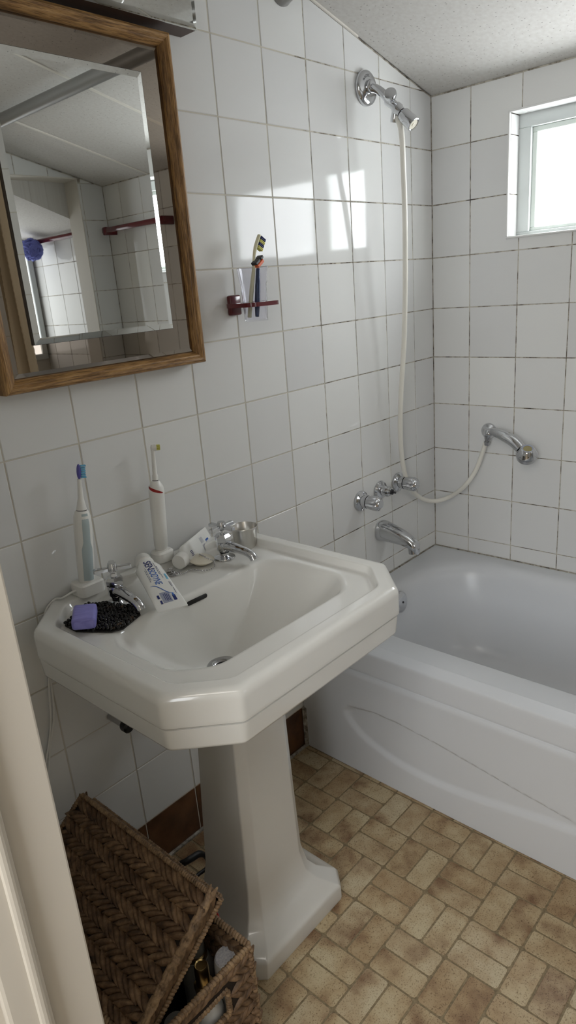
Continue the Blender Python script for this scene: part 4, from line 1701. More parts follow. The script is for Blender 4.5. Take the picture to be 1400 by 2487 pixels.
seat(tp2, cap2 - Vector((0, 0, 0.016)))

# ---------------------------------------------------------------- sink plug on its ball chain
pc = at(489, 1369, 2, DECK)
plug = thing('sink_plug', 'white rubber sink plug with ball chain beside the toothpaste', 'sink plug')
bm = B()
lathe(bm, [(0.0, 0.0), (0.0150, 0.0), (0.0175, 0.002), (0.0180, 0.0070), (0.0280, 0.0085), (0.0290, 0.0108), (0.0265, 0.0130), (0.0140, 0.0160), (0.0050, 0.0170), (0.0050, 0.0205), (0.0, 0.0210)], 36, pc + Vector((0, 0, 0.0006)), (0.05, -0.10, 1.0), cap=False)
obj('stopper', bm, 'offwhite_plastic', plug, True, auto=45)
br = at(419, 1394, 2, DECK)
bm = B()
pl = round_corners([(-0.012, -0.013), (0.012, -0.013), (0.012, 0.013), (-0.012, 0.013)], 0.006, 4)
prism(bm, pl, lambda u, v, h: br + Vector((u, v, h)), 0.0003, 0.0025, 0.0006)
obj('chain_plate', bm, 'chrome_worn', plug)
chain_pts = catmull([pc + Vector((0.0, 0.001, 0.022)), at(505, 1356, 2, DECK + 0.021), at(520, 1363, 2, DECK + 0.012), at(519, 1378, 2, DECK + 0.004), at(495, 1386, 2, DECK + 0.0035), at(465, 1383, 2, DECK + 0.0035), at(447, 1392, 2, DECK + 0.0035), at(428, 1393, 2, DECK + 0.006)], 14)
acc, last = 0.0, chain_pts[0]
bm = B()
bead = [chain_pts[0]]
for p in chain_pts[1:]:
    if (p - bead[-1]).length >= 0.0040:
        bead.append(p)
for p in bead:
    bmesh.ops.create_icosphere(bm, subdivisions=1, radius=0.0019, matrix=Matrix.Translation(p))
obj('ball_chain', bm, 'chrome_worn', plug, True)
bm = B()
for k, (px, py, dz) in enumerate(((414, 1384, 0.008), (421, 1389, 0.007), (429, 1392, 0.006))):
    c = at(px, py, 2, DECK + dz)
    ringp = [c + Matrix.Rotation(k * 1.2, 3, 'Z') @ Vector((0.0052 * math.cos(a), 0.0036 * math.sin(a), 0.0020 * math.sin(a + k))) for a in [2 * math.pi * i / 14 for i in range(15)]]
    tube(bm, ringp, 0.0011, 8)
obj('chain_link', bm, 'chrome', plug, True)
seat(plug, pc)

# ---------------------------------------------------------------- electric toothbrushes on their chargers
RIMZ = 0.7588


def rounded_block(bm, c, w, d, h, r, bev=0.002):
    pl = round_corners([(-w / 2, -d / 2), (w / 2, -d / 2), (w / 2, d / 2), (-w / 2, d / 2)], r, 6)
    prism(bm, pl, lambda u, v, hh_: Vector(c) + Vector((u, v, hh_)), 0.0, h, bev)


# charger and brush beside the left tap (mint-grey grip)
cb = at(216, 1437, 2, RIMZ)
cb.y = min(cb.y, -0.030)
ch1 = thing('toothbrush_charger', 'square white toothbrush charger with a cable on the sink ledge', 'charger')
bm = B()
rounded_block(bm, (cb.x, cb.y, RIMZ + 0.0005), 0.053, 0.048, 0.025, 0.011, 0.003)
obj('charger_base', bm, 'white_plastic', ch1, True, auto=40)
bm = B()
cst = at(181, 1432, 1, cb.y)
tube(bm, [(cb.x - 0.026, cb.y, RIMZ + 0.012), (cb.x - 0.034, cb.y + 0.004, RIMZ + 0.011), (cb.x - 0.052, cb.y + 0.012, RIMZ + 0.004), at(133, 1456, 1, -0.006), (-1.466, -0.0065, 0.744), (-1.478, -0.0065, 0.700), (-1.486, -0.0065, 0.655), at(124, 1660, 1, -0.0065), at(131, 1740, 1, -0.0065), at(122, 1810, 1, -0.0065), at(116, 1880, 1, -0.0065), (-1.603, -0.007, 0.20), (-1.61, -0.008, 0.02)], 0.0022, 8, 8)
obj('cable', bm, 'white_plastic', ch1, True)
bm = B()
tube(bm, [(-1.470, -0.0065, 0.70), at(119, 1668, 1, -0.0065), at(123, 1760, 1, -0.0065), at(112, 1850, 1, -0.0065), (-1.61, -0.007, 0.22), (-1.618, -0.008, 0.02)], 0.0020, 8, 8)
obj('cable', bm, 'white_plastic', ch1, True)
seat(ch1, (cb.x, cb.y, RIMZ))


def brush_axis(base_px, tip_px, base, y):
    tip = at(*tip_px, 1, y)
    return (tip - base)


b1 = thing('electric_toothbrush', 'white electric toothbrush with mint-grey grip and violet head standing in its charger', 'toothbrush')
base1 = Vector((cb.x, cb.y, RIMZ + 0.0245))
tip1 = at(190, 1128, 1, cb.y - 0.004)
ax1 = (tip1 - base1)
H1 = ax1.length
ax1.normalize()
bm = B()
HB = H1 * 0.615
lathe(bm, [(0.0, 0.0), (0.0145, 0.0), (0.0155, 0.002), (0.0168, HB * 0.3), (0.0175, HB * 0.75), (0.0162, HB * 0.92), (0.0130, HB * 0.985), (0.0110, HB), (0.0, HB)], 32, base1, ax1, cap=False)
h1o = obj('handle', bm, 'white_plastic', b1, True, auto=50)
bm = B()
fr1 = frame_from(ax1)
view = (CAM_POS - base1)
view = (view - ax1 * view.dot(ax1)).normalized()
side = ax1.cross(view).normalized()


def strip(u, v):
    h = HB * (0.03 + 0.94 * v)
    w = 0.55 if v > 0.52 else 0.85
    if 0.48 < v < 0.58:
        w = 0.85 - 0.30 * (v - 0.48) / 0.10
    a = (u - 0.5) * w * 1.5
    r = 0.0160 + 0.0015 * min(v / 0.75, 1) - (0.0036 * max(0, v - 0.85) / 0.15)
    dirv = (view * math.cos(a + 0.35) + side * math.sin(a + 0.35))
    return base1 + ax1 * h + dirv * (r + 0.0006)


grid(bm, strip, 8, 40)
obj('grip', bm, 'grey_plastic', h1o, True, label='mint-grey rubber grip')
bm = B()
lathe(bm, [(0.0100, HB), (0.0100, HB + 0.002), (0.0, HB + 0.002)], 24, base1, ax1, cap=False)
obj('seal_ring', bm, 'dark_ring', b1, True, auto=40)
bm = B()
lathe(bm, [(0.0102, HB + 0.0015), (0.0088, HB + 0.008), (0.0055, HB + 0.024), (0.0042, HB + 0.050), (0.0040, H1 - 0.028), (0.0, H1 - 0.026)], 24, base1, ax1, cap=False)
nk = obj('neck', bm, 'white_plastic', b1, True, auto=50)
right = (Vector((1, 0, 0)) - ax1 * ax1.x).normalized()
bd = (right * 0.95 + view * 0.3).normalized()
bw = ax1.cross(bd)
hc = base1 + ax1 * (H1 - 0.014)


def ell_box(bm, c, ax_, dx, dy, la, lb, lc):
    mt = Matrix.Translation(c) @ Matrix((ax_, dx, dy)).transposed().to_4x4() @ Matrix.Diagonal((la, lb, lc, 1))
    bmesh.ops.create_uvsphere(bm, u_segments=16, v_segments=10, radius=1.0, matrix=mt)


bm = B()
ell_box(bm, hc, ax1, bd, bw, 0.0150, 0.0042, 0.0058)
hd1 = obj('brush_head', bm, 'violet_plastic', b1, True, label='violet brush head')


def bristles(bm, c, ax_, dx, dy, la, lw, ln, rows, cols_, fan=0.0):
    for i in range(rows):
        for j in range(cols_):
            s = -la + 2 * la * (i + 0.5) / rows
            w = -lw + 2 * lw * (j + 0.5) / cols_
            p = c + ax_ * s + dy * w
            q = p + dx * ln * (1.0 + (0.12 if i in (0, rows - 1) else 0)) + ax_ * s * fan
            tube(bm, [p, q], min(la / rows, lw / cols_) * 1.02, 6)


bm = B()
bristles(bm, hc + bd * 0.0035, ax1, bd, bw, 0.0130, 0.0042, 0.0085, 6, 3)
obj('bristles', bm, 'bristle_blue', hd1, True, auto=40)
seat(b1, base1)

# charger and brush by the wall (red button)
cb2 = at(393, 1358, 2, RIMZ)
cb2.y = min(cb2.y, -0.028)
ch2 = thing('toothbrush_charger', 'rounded white toothbrush charger behind the toothpaste cap', 'charger')
bm = B()
pl = round_corners([(-0.023, -0.019), (0.023, -0.019), (0.023, 0.019), (-0.023, 0.019)], 0.016, 8)
prism(bm, pl, lambda u, v, h: cb2 + Vector((u, v, 0.0005 + h)), 0.0, 0.023, 0.004)
obj('charger_base', bm, 'white_plastic', ch2, True, auto=40)
bm = B()
lathe(bm, [(0.0145, 0.0225), (0.0140, 0.026), (0.0, 0.026)], 28, cb2, cap=False)
obj('charger_collar', bm, 'white_plastic', ch2, True, auto=40)
seat(ch2, cb2)
b2 = thing('electric_toothbrush', 'white electric toothbrush with red button and round yellow head', 'toothbrush')
base2 = cb2 + Vector((0, 0, 0.0262))
tip2 = at(370, 1080, 1, cb2.y - 0.004)
ax2 = tip2 - base2
H2 = ax2.length
ax2.normalize()
HB2 = H2 * 0.665
bm = B()
lathe(bm, [(0.0, 0.0), (0.0132, 0.0), (0.0140, 0.006), (0.0146, 0.0065), (0.0155, HB2 * 0.4), (0.0163, HB2 * 0.84), (0.0152, HB2 * 0.91), (0.0090, HB2 * 0.985), (0.0066, HB2), (0.0, HB2)], 32, base2, ax2, cap=False)
h2o = obj('handle', bm, 'white_plastic', b2, True, auto=50)
view2 = (CAM_POS - base2)
view2 = (view2 - ax2 * view2.dot(ax2)).normalized()
side2 = ax2.cross(view2).normalized()
bm = B()


def sash_(u, v):
    a = -1.35 + 2.3 * u
    w = 0.0055 * math.sin(math.pi * min(1.0, 0.15 + 0.85 * u)) ** 0.6 + 0.0008
    h = HB2 * 0.895 + 0.004 - 0.013 * u + (v - 0.5) * w
    r = 0.0166 - 0.0011 * max(0, (h / HB2 - 0.84) / 0.07)
    return base2 + ax2 * h + (view2 * math.cos(a) + side2 * math.sin(a)) * r


grid(bm, sash_, 20, 4)
obj('button', bm, 'red_plastic', h2o, True, label='slanted red power button')
bm = B()
lathe(bm, [(0.0064, HB2), (0.0064, HB2 + 0.0015), (0.0, HB2 + 0.0015)], 20, base2, ax2, cap=False)
obj('seal_ring', bm, 'dark_ring', b2, True, auto=40)
bm = B()
lathe(bm, [(0.0064, HB2 + 0.001), (0.0060, HB2 + 0.012), (0.0050, HB2 + 0.013), (0.0040, H2 - 0.016), (0.0046, H2 - 0.006), (0.0030, H2), (0.0, H2)], 20, base2, ax2, cap=False)
obj('neck', bm, 'white_plastic', b2, True, auto=50)
bd2 = ((Vector((1, 0, 0)) - ax2 * ax2.x).normalized() * 0.9 + view2 * 0.45).normalized()
hc2 = base2 + ax2 * (H2 - 0.0065)
bm = B()
lathe(bm, [(0.0055, -0.002), (0.0068, 0.002), (0.0068, 0.0075), (0.0, 0.0075)], 24, hc2, bd2)
hd2 = obj('brush_head', bm, 'white_plastic', b2, True, auto=40)
bm = B()
for i in range(14):
    a = 2 * math.pi * i / 14 * 1.0
    rr_ = 0.0048 if i % 2 else 0.0026
    bw2 = ax2.cross(bd2)
    p = hc2 + bd2 * 0.0072 + (ax2 * math.cos(a) + bw2 * math.sin(a)) * rr_
    tube(bm, [p, p + bd2 * 0.0078], 0.0013, 6)
obj('bristles', bm, 'bristle_yellow', hd2, True, auto=40)
seat(b2, base2)

# ---------------------------------------------------------------- tumbler holder with plastic tumbler
hold = thing('tumbler_holder', 'maroon wall-mounted tumbler holder on the tiles beside the mirror', 'holder')
hb_ = at(563, 738, 1, 0.0)
TXC, TYC, TZC = -0.874, -0.062, 1.268
bm = B()
box(bm, hb_.x - 0.016, hb_.x + 0.018, -0.014, -0.0005, TZC - 0.022, TZC + 0.022, 0.004, 3)
obj('wall_plate', bm, 'maroon', hold, True, auto=40)
bm = B()
ro = round_corners([(TXC - 0.050, -0.012), (TXC - 0.050, -0.100), (TXC + 0.046, -0.100), (TXC + 0.046, -0.012)], 0.018, 6)
ri = [(TXC + 0.031 * math.cos(a), TYC + 0.031 * math.sin(a)) for a in [2 * math.pi * i / 48 for i in range(48)]]
ang48 = [2 * math.pi * i / 48 for i in range(48)]
ro48 = ray_ring(ro, (TXC, TYC), ang48)
lv = []
for poly_, z in ((ri, -0.005), (ro48, -0.005), (ro48, 0.004), (ri, 0.005)):
    lv.append([bm.verts.new((x, y, TZC + z)) for x, y in poly_])
lv.append(lv[0])
bridge(bm, lv)
bmesh.ops.recalc_face_normals(bm, faces=bm.faces[:])
obj('ring_plate', bm, 'maroon', hold, True, auto=40)
seat(hold, (hb_.x, 0, TZC))
tum = thing('tumbler', 'clear plastic fluted tumbler in the maroon holder', 'tumbler', (TXC, TYC, 1.2315))
bm = B()


def flute(r, h, a):
    k = 0.035 if 0.008 < h < 0.080 else 0.0
    return r * (1 - k * (0.5 + 0.5 * math.cos(a * 14)))


lathe(bm, [(0.0, 0.0), (0.0255, 0.0), (0.0262, 0.002), (0.0262, 0.0085), (0.0295, 0.078), (0.0310, 0.082), (0.0345, 0.113), (0.0338, 0.1135), (0.0300, 0.083), (0.0284, 0.078), (0.0250, 0.0085), (0.0248, 0.004), (0.0, 0.004)], 84, rfun=flute, cap=False)
obj('tumbler_body', bm, 'clear', tum, True, auto=60)

tb = thing('toothbrush', 'cream manual toothbrush with yellow and navy bristles in the tumbler', 'toothbrush')
q0 = Vector((TXC - 0.018, TYC + 0.004, 1.240))
pts = [q0, at(612, 700, 1, TYC), at(617, 650, 1, TYC), at(617, 628, 1, TYC), at(621, 600, 1, TYC), at(630, 571, 1, TYC)]
bm = B()
tube(bm, pts, [0.0052, 0.0055, 0.0042, 0.0034, 0.0048, 0.0046], 14, 6, flat=(0.7, 1.0))
obj('handle', bm, 'brush_cream', tb, True)
ha, hb2 = at(621, 602, 1, TYC), at(630, 572, 1, TYC)
hx_ = (hb2 - ha).normalized()
nx = Vector((1, 0, 0))
nx = (nx - hx_ * nx.dot(hx_)).normalized()
ny_ = hx_.cross(nx)
L_ = (hb2 - ha).length
for k in range(4):
    bm = B()
    c = ha + hx_ * (L_ * (0.10 + 0.25 * k)) + nx * 0.003
    bristles(bm, c + hx_ * 0.002, hx_, nx, ny_, L_ * 0.118, 0.0055, 0.0135, 2, 3)
    obj('bristles', bm, 'bristle_navy' if k % 2 else 'bristle_yellow', tb, True, auto=40)
seat(tb, q0)

rz_ = thing('razor', 'navy razor with orange and black head in the tumbler', 'razor')
q0 = Vector((TXC - 0.010, TYC - 0.012, 1.241))
q1 = at(627, 652, 1, TYC - 0.006)
bm = B()
tube(bm, [q0, q0.lerp(q1, 0.3), q0.lerp(q1, 0.65), q1], [0.0042, 0.0062, 0.0058, 0.0040], 12, 5)
obj('handle', bm, 'navy_plastic', rz_, True)
rv = (q1 - q0).normalized()
c = at(628, 641, 1, TYC - 0.006)
mt = Matrix.Translation(c) @ Matrix.Rotation(R(-35), 4, 'Y') @ Matrix.Diagonal((1.35, 1.3, 1.3, 1))
bm = B()
box(bm, -0.0075, 0.0095, -0.006, 0.006, -0.0030, 0.0030, 0.001, 1, mt)
hd3 = obj('head', bm, 'orange', rz_, label='orange razor head')
bm = B()
box(bm, -0.009, 0.003, -0.0065, 0.0065, 0.0032, 0.0085, 0.001, 1, mt)
box(bm, 0.0050, 0.0125, -0.0065, 0.0065, 0.0032, 0.0080, 0.001, 1, mt)
obj('blade_guard', bm, 'dark_ring', hd3)
seat(rz_, q0)

# ---------------------------------------------------------------- stop valve under the sink
vz = at(299, 1770, 1, -0.045)
sv = thing('stop_valve', 'dark stop valve on the wall under the sink', 'valve')
bm = B()
tube(bm, [(vz.x, -0.0005, vz.z + 0.014), (vz.x, -0.060, vz.z + 0.014)], 0.008, 12)
tube(bm, [(vz.x, -0.050, vz.z + 0.014), (vz.x, -0.050, vz.z + 0.090)], 0.0055, 10)
obj('pipe', bm, 'chrome_worn', sv, True, auto=40)
bm = B()
lathe(bm, [(0.0, 0.0), (0.011, 0.0), (0.013, 0.004), (0.013, 0.018), (0.009, 0.022), (0.0, 0.022)], 14, (vz.x, -0.052, vz.z + 0.014), (0, -1, 0))
obj('knob', bm, 'black_rubber', sv, True, auto=40)
seat(sv, (vz.x, 0, vz.z))

# ---------------------------------------------------------------- wicker basket with its lid tipped open
BX0, BX1, BY0, BY1, BH = -1.700, -1.470, -0.508, -0.122, 0.268
bask = thing('wicker_basket', 'brown woven wicker basket with tilted open lid beside the pedestal', 'basket')


def leaf(L_, w, h):
    """plump pointed strand along local X, lying on local XY: list of verts, list of faces"""
    vs, fs = [], []
    st = 7
    for i in range(st):
        t_ = i / (st - 1)
        wid = w * (0.10 + 0.90 * math.sin(math.pi * (0.04 + 0.92 * t_)) ** 0.9)
        hh_ = h * (0.25 + 0.75 * math.sin(math.pi * t_))
        x = (t_ - 0.5) * L_
        for k, (cy, cz) in enumerate(((-1, 0.0), (-0.62, 0.72), (0.0, 1.0), (0.62, 0.72), (1, 0.0))):
            vs.append((x, cy * wid / 2, cz * hh_))
    for i in range(st - 1):
        for k in range(4):
            a = i * 5 + k
            fs.append((a, a + 5, a + 6, a + 1))
    return vs, fs


def add_leaf(bm, mt, L_, w, h):
    vs, fs = leaf(L_, w, h)
    bv = [bm.verts.new(mt @ Vector(v)) for v in vs]
    for f in fs:
        bm.faces.new([bv[i] for i in f])


def weave_spots(W, H, row, pitch):
    """herringbone rows along the first axis; yields (a, b, angle)"""
    n = int(round(H / row))
    for r_ in range(n):
        b = (r_ + 0.5) * H / n
        m_ = int(round(W / pitch))
        for k in range(m_):
            a = (k + 0.5 + 0.25 * (r_ % 2)) * W / m_
            yield a, b, (R(31) if r_ % 2 else R(-31))


def face_matrix(o, ux, uy):
    un = Vector(ux).cross(Vector(uy))
    m4 = Matrix((Vector(ux), Vector(uy), un)).transposed().to_4x4()
    m4.translation = Vector(o)
    return m4


def rope(bm, p0, p1, r, pitch=None, tilt=0.5):
    p0, p1 = Vector(p0), Vector(p1)
    d = p1 - p0
    L_ = d.length
    pitch = pitch or r * 0.95
    n = max(2, int(L_ / pitch))
    fr = frame_from(d, (0.3, 0.2, 1))
    for i in range(n):
        c = p0 + d * ((i + 0.5) / n)
        mt = Matrix.Translation(c) @ fr.to_4x4() @ Matrix.Rotation(tilt + random.uniform(-0.12, 0.12), 4, 'X') @ Matrix.Diagonal((r * random.uniform(0.92, 1.08), r * random.uniform(0.92, 1.08), pitch * 0.72, 1))
        ball(bm, mt)


# body: thin dark core panels, strands outside, coiled rims
th_ = 0.009
bm = B()
zc0 = 0.004
HOLE = (-1.640, -1.530, 0.178, 0.226)
box(bm, BX0 + 0.006, BX1 - 0.006, BY0 + 0.006, BY1 - 0.006, 0.002, 0.010)
box(bm, BX0 + 0.004, BX0 + th_, BY0 + 0.004, BY1 - 0.004, 0.002, BH)
box(bm, BX1 - th_, BX1 - 0.004, BY0 + 0.004, BY1 - 0.004, 0.002, BH)
box(bm, BX0 + 0.004, BX1 - 0.004, BY1 - th_, BY1 - 0.004, 0.002, BH)
for (xa, xb, za, zb) in ((BX0 + 0.004, HOLE[0], 0.002, BH), (HOLE[1], BX1 - 0.004, 0.002, BH), (HOLE[0], HOLE[1], 0.002, HOLE[2]), (HOLE[0], HOLE[1], HOLE[3], BH)):
    box(bm, xa, xb, BY0 + 0.004, BY0 + th_, za, zb)
body = obj('basket_body', bm, 'wicker_core', bask)
bm = B()
faces = [((BX0, BY0 + 0.0045, 0.004), (1, 0, 0), (0, 0, 1), BX1 - BX0, BH, 'front'), ((BX1 - 0.0045, BY0, 0.004), (0, 1, 0), (0, 0, 1), BY1 - BY0, BH, 'right'),
         ((BX1, BY1 - 0.0045, 0.004), (-1, 0, 0), (0, 0, 1), BX1 - BX0, BH, 'back'), ((BX0 + 0.0045, BY1, 0.004), (0, -1, 0), (0, 0, 1), BY1 - BY0, BH, 'left'),
         ((BX1 - 0.0085, BY1, 0.004), (0, -1, 0), (0, 0, 1), BY1 - BY0, BH, 'inner right')]
for o_, ux, uy, W, H, nm in faces:
    fm = face_matrix(o_, ux, uy)
    for a, b, an in weave_spots(W, H - 0.008, 0.0180, 0.0165):
        if nm == 'front' and HOLE[0] - BX0 - 0.008 < a < HOLE[1] - BX0 + 0.008 and HOLE[2] - 0.010 < b < HOLE[3] + 0.008:
            continue
        mt = fm @ Matrix.Translation((a, b, random.uniform(-0.0008, 0.0012))) @ Matrix.Rotation(an + random.uniform(-0.12, 0.12), 4, 'Z') @ Matrix.Rotation(random.uniform(-0.12, 0.12), 4, 'X')
        add_leaf(bm, mt, 0.040 if 0.018 < a < W - 0.018 else 0.024, 0.0125, 0.0075)
o = obj('weave', bm, 'wicker', body, True, label='woven strands of the basket walls')
o['kind'] = 'stuff'
bm = B()
rr_ = 0.0068
cor = [(BX0 + 0.004, BY0 + 0.004), (BX1 - 0.004, BY0 + 0.004), (BX1 - 0.004, BY1 - 0.004), (BX0 + 0.004, BY1 - 0.004)]
for i in range(4):
    a, b = cor[i], cor[(i + 1) % 4]
    rope(bm, (*a, BH), (*b, BH), rr_)
    rope(bm, (*a, BH - 0.006), (*a, 0.004), 0.0060, 0.008, 0.9)
rope(bm, (HOLE[0], BY0 + 0.005, HOLE[2] - 0.002), (HOLE[1], BY0 + 0.005, HOLE[2] - 0.002), 0.0062)
rope(bm, (HOLE[0], BY0 + 0.005, HOLE[3] + 0.003), (HOLE[1], BY0 + 0.005, HOLE[3] + 0.003), 0.0058)
rope(bm, (HOLE[0], BY0 + 0.005, HOLE[2]), (HOLE[0], BY0 + 0.005, HOLE[3]), 0.0058)
rope(bm, (HOLE[1], BY0 + 0.005, HOLE[2]), (HOLE[1], BY0 + 0.005, HOLE[3]), 0.0058)
o = obj('coiled_rim', bm, 'wicker_rim', body, True)
o['kind'] = 'stuff'

# lid: shallow woven tray hinged on the far side, swung up
c1 = at(514, 2169, 2, 0.400)
c2 = at(193, 1930, 2, 0.400)
hinge = Vector((BX0 + 0.002, 0, 0.262))
bvec = Vector((c1.x - hinge.x, 0, c1.z - hinge.z))
LB = bvec.length
bhat = bvec.normalized()
ahat = Vector((0, 1, 0))
nhat = bhat.cross(ahat)
if nhat.z < 0:
    nhat = -nhat
LA0, LA1 = c1.y, c2.y
LA = LA1 - LA0
lo = Vector((hinge.x, LA0, hinge.z))


def lidp(a, b, n):
    return lo + ahat * a + bhat * b + nhat * n


LT = 0.034
bm = B()


def lid_box(a0, a1, b0, b1, n0, n1):
    vs = [bm.verts.new(lidp(a, b, n)) for n in (n0, n1) for (a, b) in ((a0, b0), (a1, b0), (a1, b1), (a0, b1))]
    for f in ((0, 1, 2, 3), (7, 6, 5, 4), (0, 4, 5, 1), (1, 5, 6, 2), (2, 6, 7, 3), (3, 7, 4, 0)):
        bm.faces.new([vs[i] for i in f])


lid_box(0.003, LA - 0.003, 0.003, LB - 0.003, -0.008, -0.003)
lid_box(0.003, 0.008, 0.003, LB - 0.003, -LT, -0.003)
lid_box(LA - 0.008, LA - 0.003, 0.003, LB - 0.003, -LT, -0.003)
lid_box(0.003, LA - 0.003, LB - 0.008, LB - 0.003, -LT, -0.003)
lid_box(0.003, LA - 0.003, 0.003, 0.008, -LT, -0.003)
bmesh.ops.recalc_face_normals(bm, faces=bm.faces[:])
lid = obj('lid', bm, 'wicker_core', bask)
# strands of the lid face, one object each
vs, fs = leaf(0.043, 0.0128, 0.0088)
lm = bpy.data.meshes.new('strand')
lm.from_pydata(vs, [], fs)
lm.materials.append(M['wicker'])
for p in lm.polygons:
    p.use_smooth = True
lid_frame = Matrix((ahat, -bhat if ahat.cross(-bhat).dot(nhat) > 0 else bhat, nhat)).transposed().to_4x4()
lid_rot = lid_frame.copy()
ns = 0
for a, b, an in weave_spots(LA - 0.012, LB - 0.012, 0.0200, 0.0158):
    p = lidp(0.006 + a, 0.006 + b, -0.003 + random.uniform(-0.0006, 0.0014))
    o = bpy.data.objects.new('strand', lm)
    COL.objects.link(o)
    o.matrix_world = Matrix.Translation(p) @ lid_rot @ Matrix.Rotation(an + random.uniform(-0.10, 0.10), 4, 'Z') @ Matrix.Rotation(random.uniform(-0.14, 0.14), 4, 'X') @ Matrix.Diagonal((random.uniform(0.95, 1.1), random.uniform(0.9, 1.08), 1, 1))
    o.parent = lid
    ns += 1
# side strands and coiled edges
bm = B()
for k in range(int(LA / 0.0125)):
    a = (k + 0.5) * 0.0125
    for b_, out in ((LB - 0.003, bhat), (0.003, -bhat)):
        o3 = lidp(a, b_, -LT / 2)
        m4 = Matrix((ahat, nhat, out)).transposed().to_4x4()
        m4.translation = o3
        add_leaf(bm, m4 @ Matrix.Rotation(R(50) + random.uniform(-0.1, 0.1), 4, 'Z'), 0.034, 0.0125, 0.0045)
for k in range(int(LB / 0.0125)):
    b_ = (k + 0.5) * 0.0125
    for a, out in ((0.003, -ahat), (LA - 0.003, ahat)):
        o3 = lidp(a, b_, -LT / 2)
        m4 = Matrix((bhat, nhat, out)).transposed().to_4x4()
        m4.translation = o3
        add_leaf(bm, m4 @ Matrix.Rotation(R(35) + random.uniform(-0.1, 0.1), 4, 'Z'), 0.040, 0.0125, 0.0050)
o = obj('side_weave', bm, 'wicker', lid, True)
o['kind'] = 'stuff'
bm = B()
for (a0, b0, a1, b1) in ((0.002, LB - 0.002, LA - 0.002, LB - 0.002), (LA - 0.002, LB - 0.002, LA - 0.002, 0.002), (LA - 0.002, 0.002, 0.002, 0.002)):
    rope(bm, lidp(a0, b0, -0.001), lidp(a1, b1, -0.001), 0.0052)
for (a0, b0, a1, b1) in ((0.002, 0.002, 0.002, LB - 0.002), (0.002, LB - 0.002, LA - 0.002, LB - 0.002), (LA - 0.002, LB - 0.002, LA - 0.002, 0.002), (LA - 0.002, 0.002, 0.002, 0.002)):
    rope(bm, lidp(a0, b0, -LT), lidp(a1, b1, -LT), 0.0056)
# plaited front edge: long strands wrapped along it
for k in range(int(LB / 0.012)):
    b_ = (k + 0.5) * 0.012
    m4 = Matrix((bhat, nhat, -ahat)).transposed().to_4x4()
    m4.translation = lidp(0.001, b_, -0.0035)
    add_leaf(bm, m4 @ Matrix.Rotation(R(18 if k % 2 else -14), 4, 'Z'), 0.038, 0.0105, 0.0075)
    m4 = Matrix((bhat, -ahat, nhat)).transposed().to_4x4()
    m4.translation = lidp(0.004, b_, -0.001)
    add_leaf(bm, m4 @ Matrix.Rotation(R(16 if k % 2 else -16), 4, 'Z'), 0.036, 0.0095, 0.0060)
o = obj('coiled_edge', bm, 'wicker_rim', lid, True)
o['kind'] = 'stuff'
seat(bask, ((BX0 + BX1) / 2, (BY0 + BY1) / 2, 0))

# ---------------------------------------------------------------- bottles in the basket
FZ = 0.0105


def bottle_at(px, py, z):
    return at(px, py, 2, z)


# pump bottle with gold collar
p = bottle_at(492, 2368, 0.246)
pb_ = thing('pump_bottle', 'white bottle with gold spray cap at the front of the basket', 'bottle', (p.x, p.y, FZ))
pb_.scale = (1.0, 1.0, 1.12)
bm = B()
lathe(bm, [(0.0, 0.0), (0.026, 0.0), (0.0275, 0.003), (0.0275, 0.135), (0.0255, 0.150), (0.0180, 0.166), (0.0140, 0.170), (0.0, 0.170)], 32, cap=False)
obj('bottle_body', bm, 'bottle_white', pb_, True, auto=50)
bm = B()
lathe(bm, [(0.0150, 0.168), (0.0150, 0.190), (0.0162, 0.191), (0.0162, 0.194), (0.0120, 0.196), (0.0118, 0.228), (0.0100, 0.231), (0.0085, 0.2295), (0.0, 0.2290)], 32, cap=False)
obj('spray_cap', bm, 'gold', pb_, True, auto=40, label='gold spray cap')

# white domed bottle with speckled top by the right wall
p = bottle_at(553, 2318, 0.240)
wb = thing('tall_bottle', 'white bottle with frosty speckled top against the basket wall', 'bottle', (p.x, p.y, FZ))
wb.scale = (1.0, 1.0, 1.12)
bm = B()
lathe(bm, [(0.0, 0.0), (0.0235, 0.0), (0.0250, 0.003), (0.0250, 0.186), (0.0240, 0.196), (0.0225, 0.200), (0.0, 0.200)], 32, cap=False)
obj('bottle_body', bm, 'bottle_white', wb, True, auto=40)
bm = B()
lathe(bm, [(0.0226, 0.1995), (0.0205, 0.2025), (0.0, 0.2045)], 32, cap=False)
obj('frosty_top', bm, 'foam_top', wb, True, auto=40)

# grey bottle with gold ring, mostly under the lid
p = bottle_at(478, 2318, 0.196)
gb = thing('grey_bottle', 'grey bottle with gold neck ring under the open lid', 'bottle', (p.x, p.y, FZ))
gb.scale = (0.95, 0.95, 1.08)
bm = B()
lathe(bm, [(0.0, 0.0), (0.030, 0.0), (0.0315, 0.003), (0.0315, 0.135), (0.0285, 0.155), (0.0220, 0.170), (0.0, 0.170)], 32, cap=False)
obj('bottle_body', bm, 'bottle_grey', gb, True, auto=50)
bm = B()
lathe(bm, [(0.0190, 0.168), (0.0200, 0.170), (0.0200, 0.178), (0.0175, 0.180), (0.0, 0.180)], 32, cap=False)
obj('neck_ring', bm, 'gold', gb, True, auto=40)
bm = B()
lathe(bm, [(0.0165, 0.179), (0.0160, 0.222), (0.0145, 0.226), (0.0, 0.226)], 28, cap=False)
obj('bottle_cap', bm, 'bottle_grey', gb, True, auto=40)

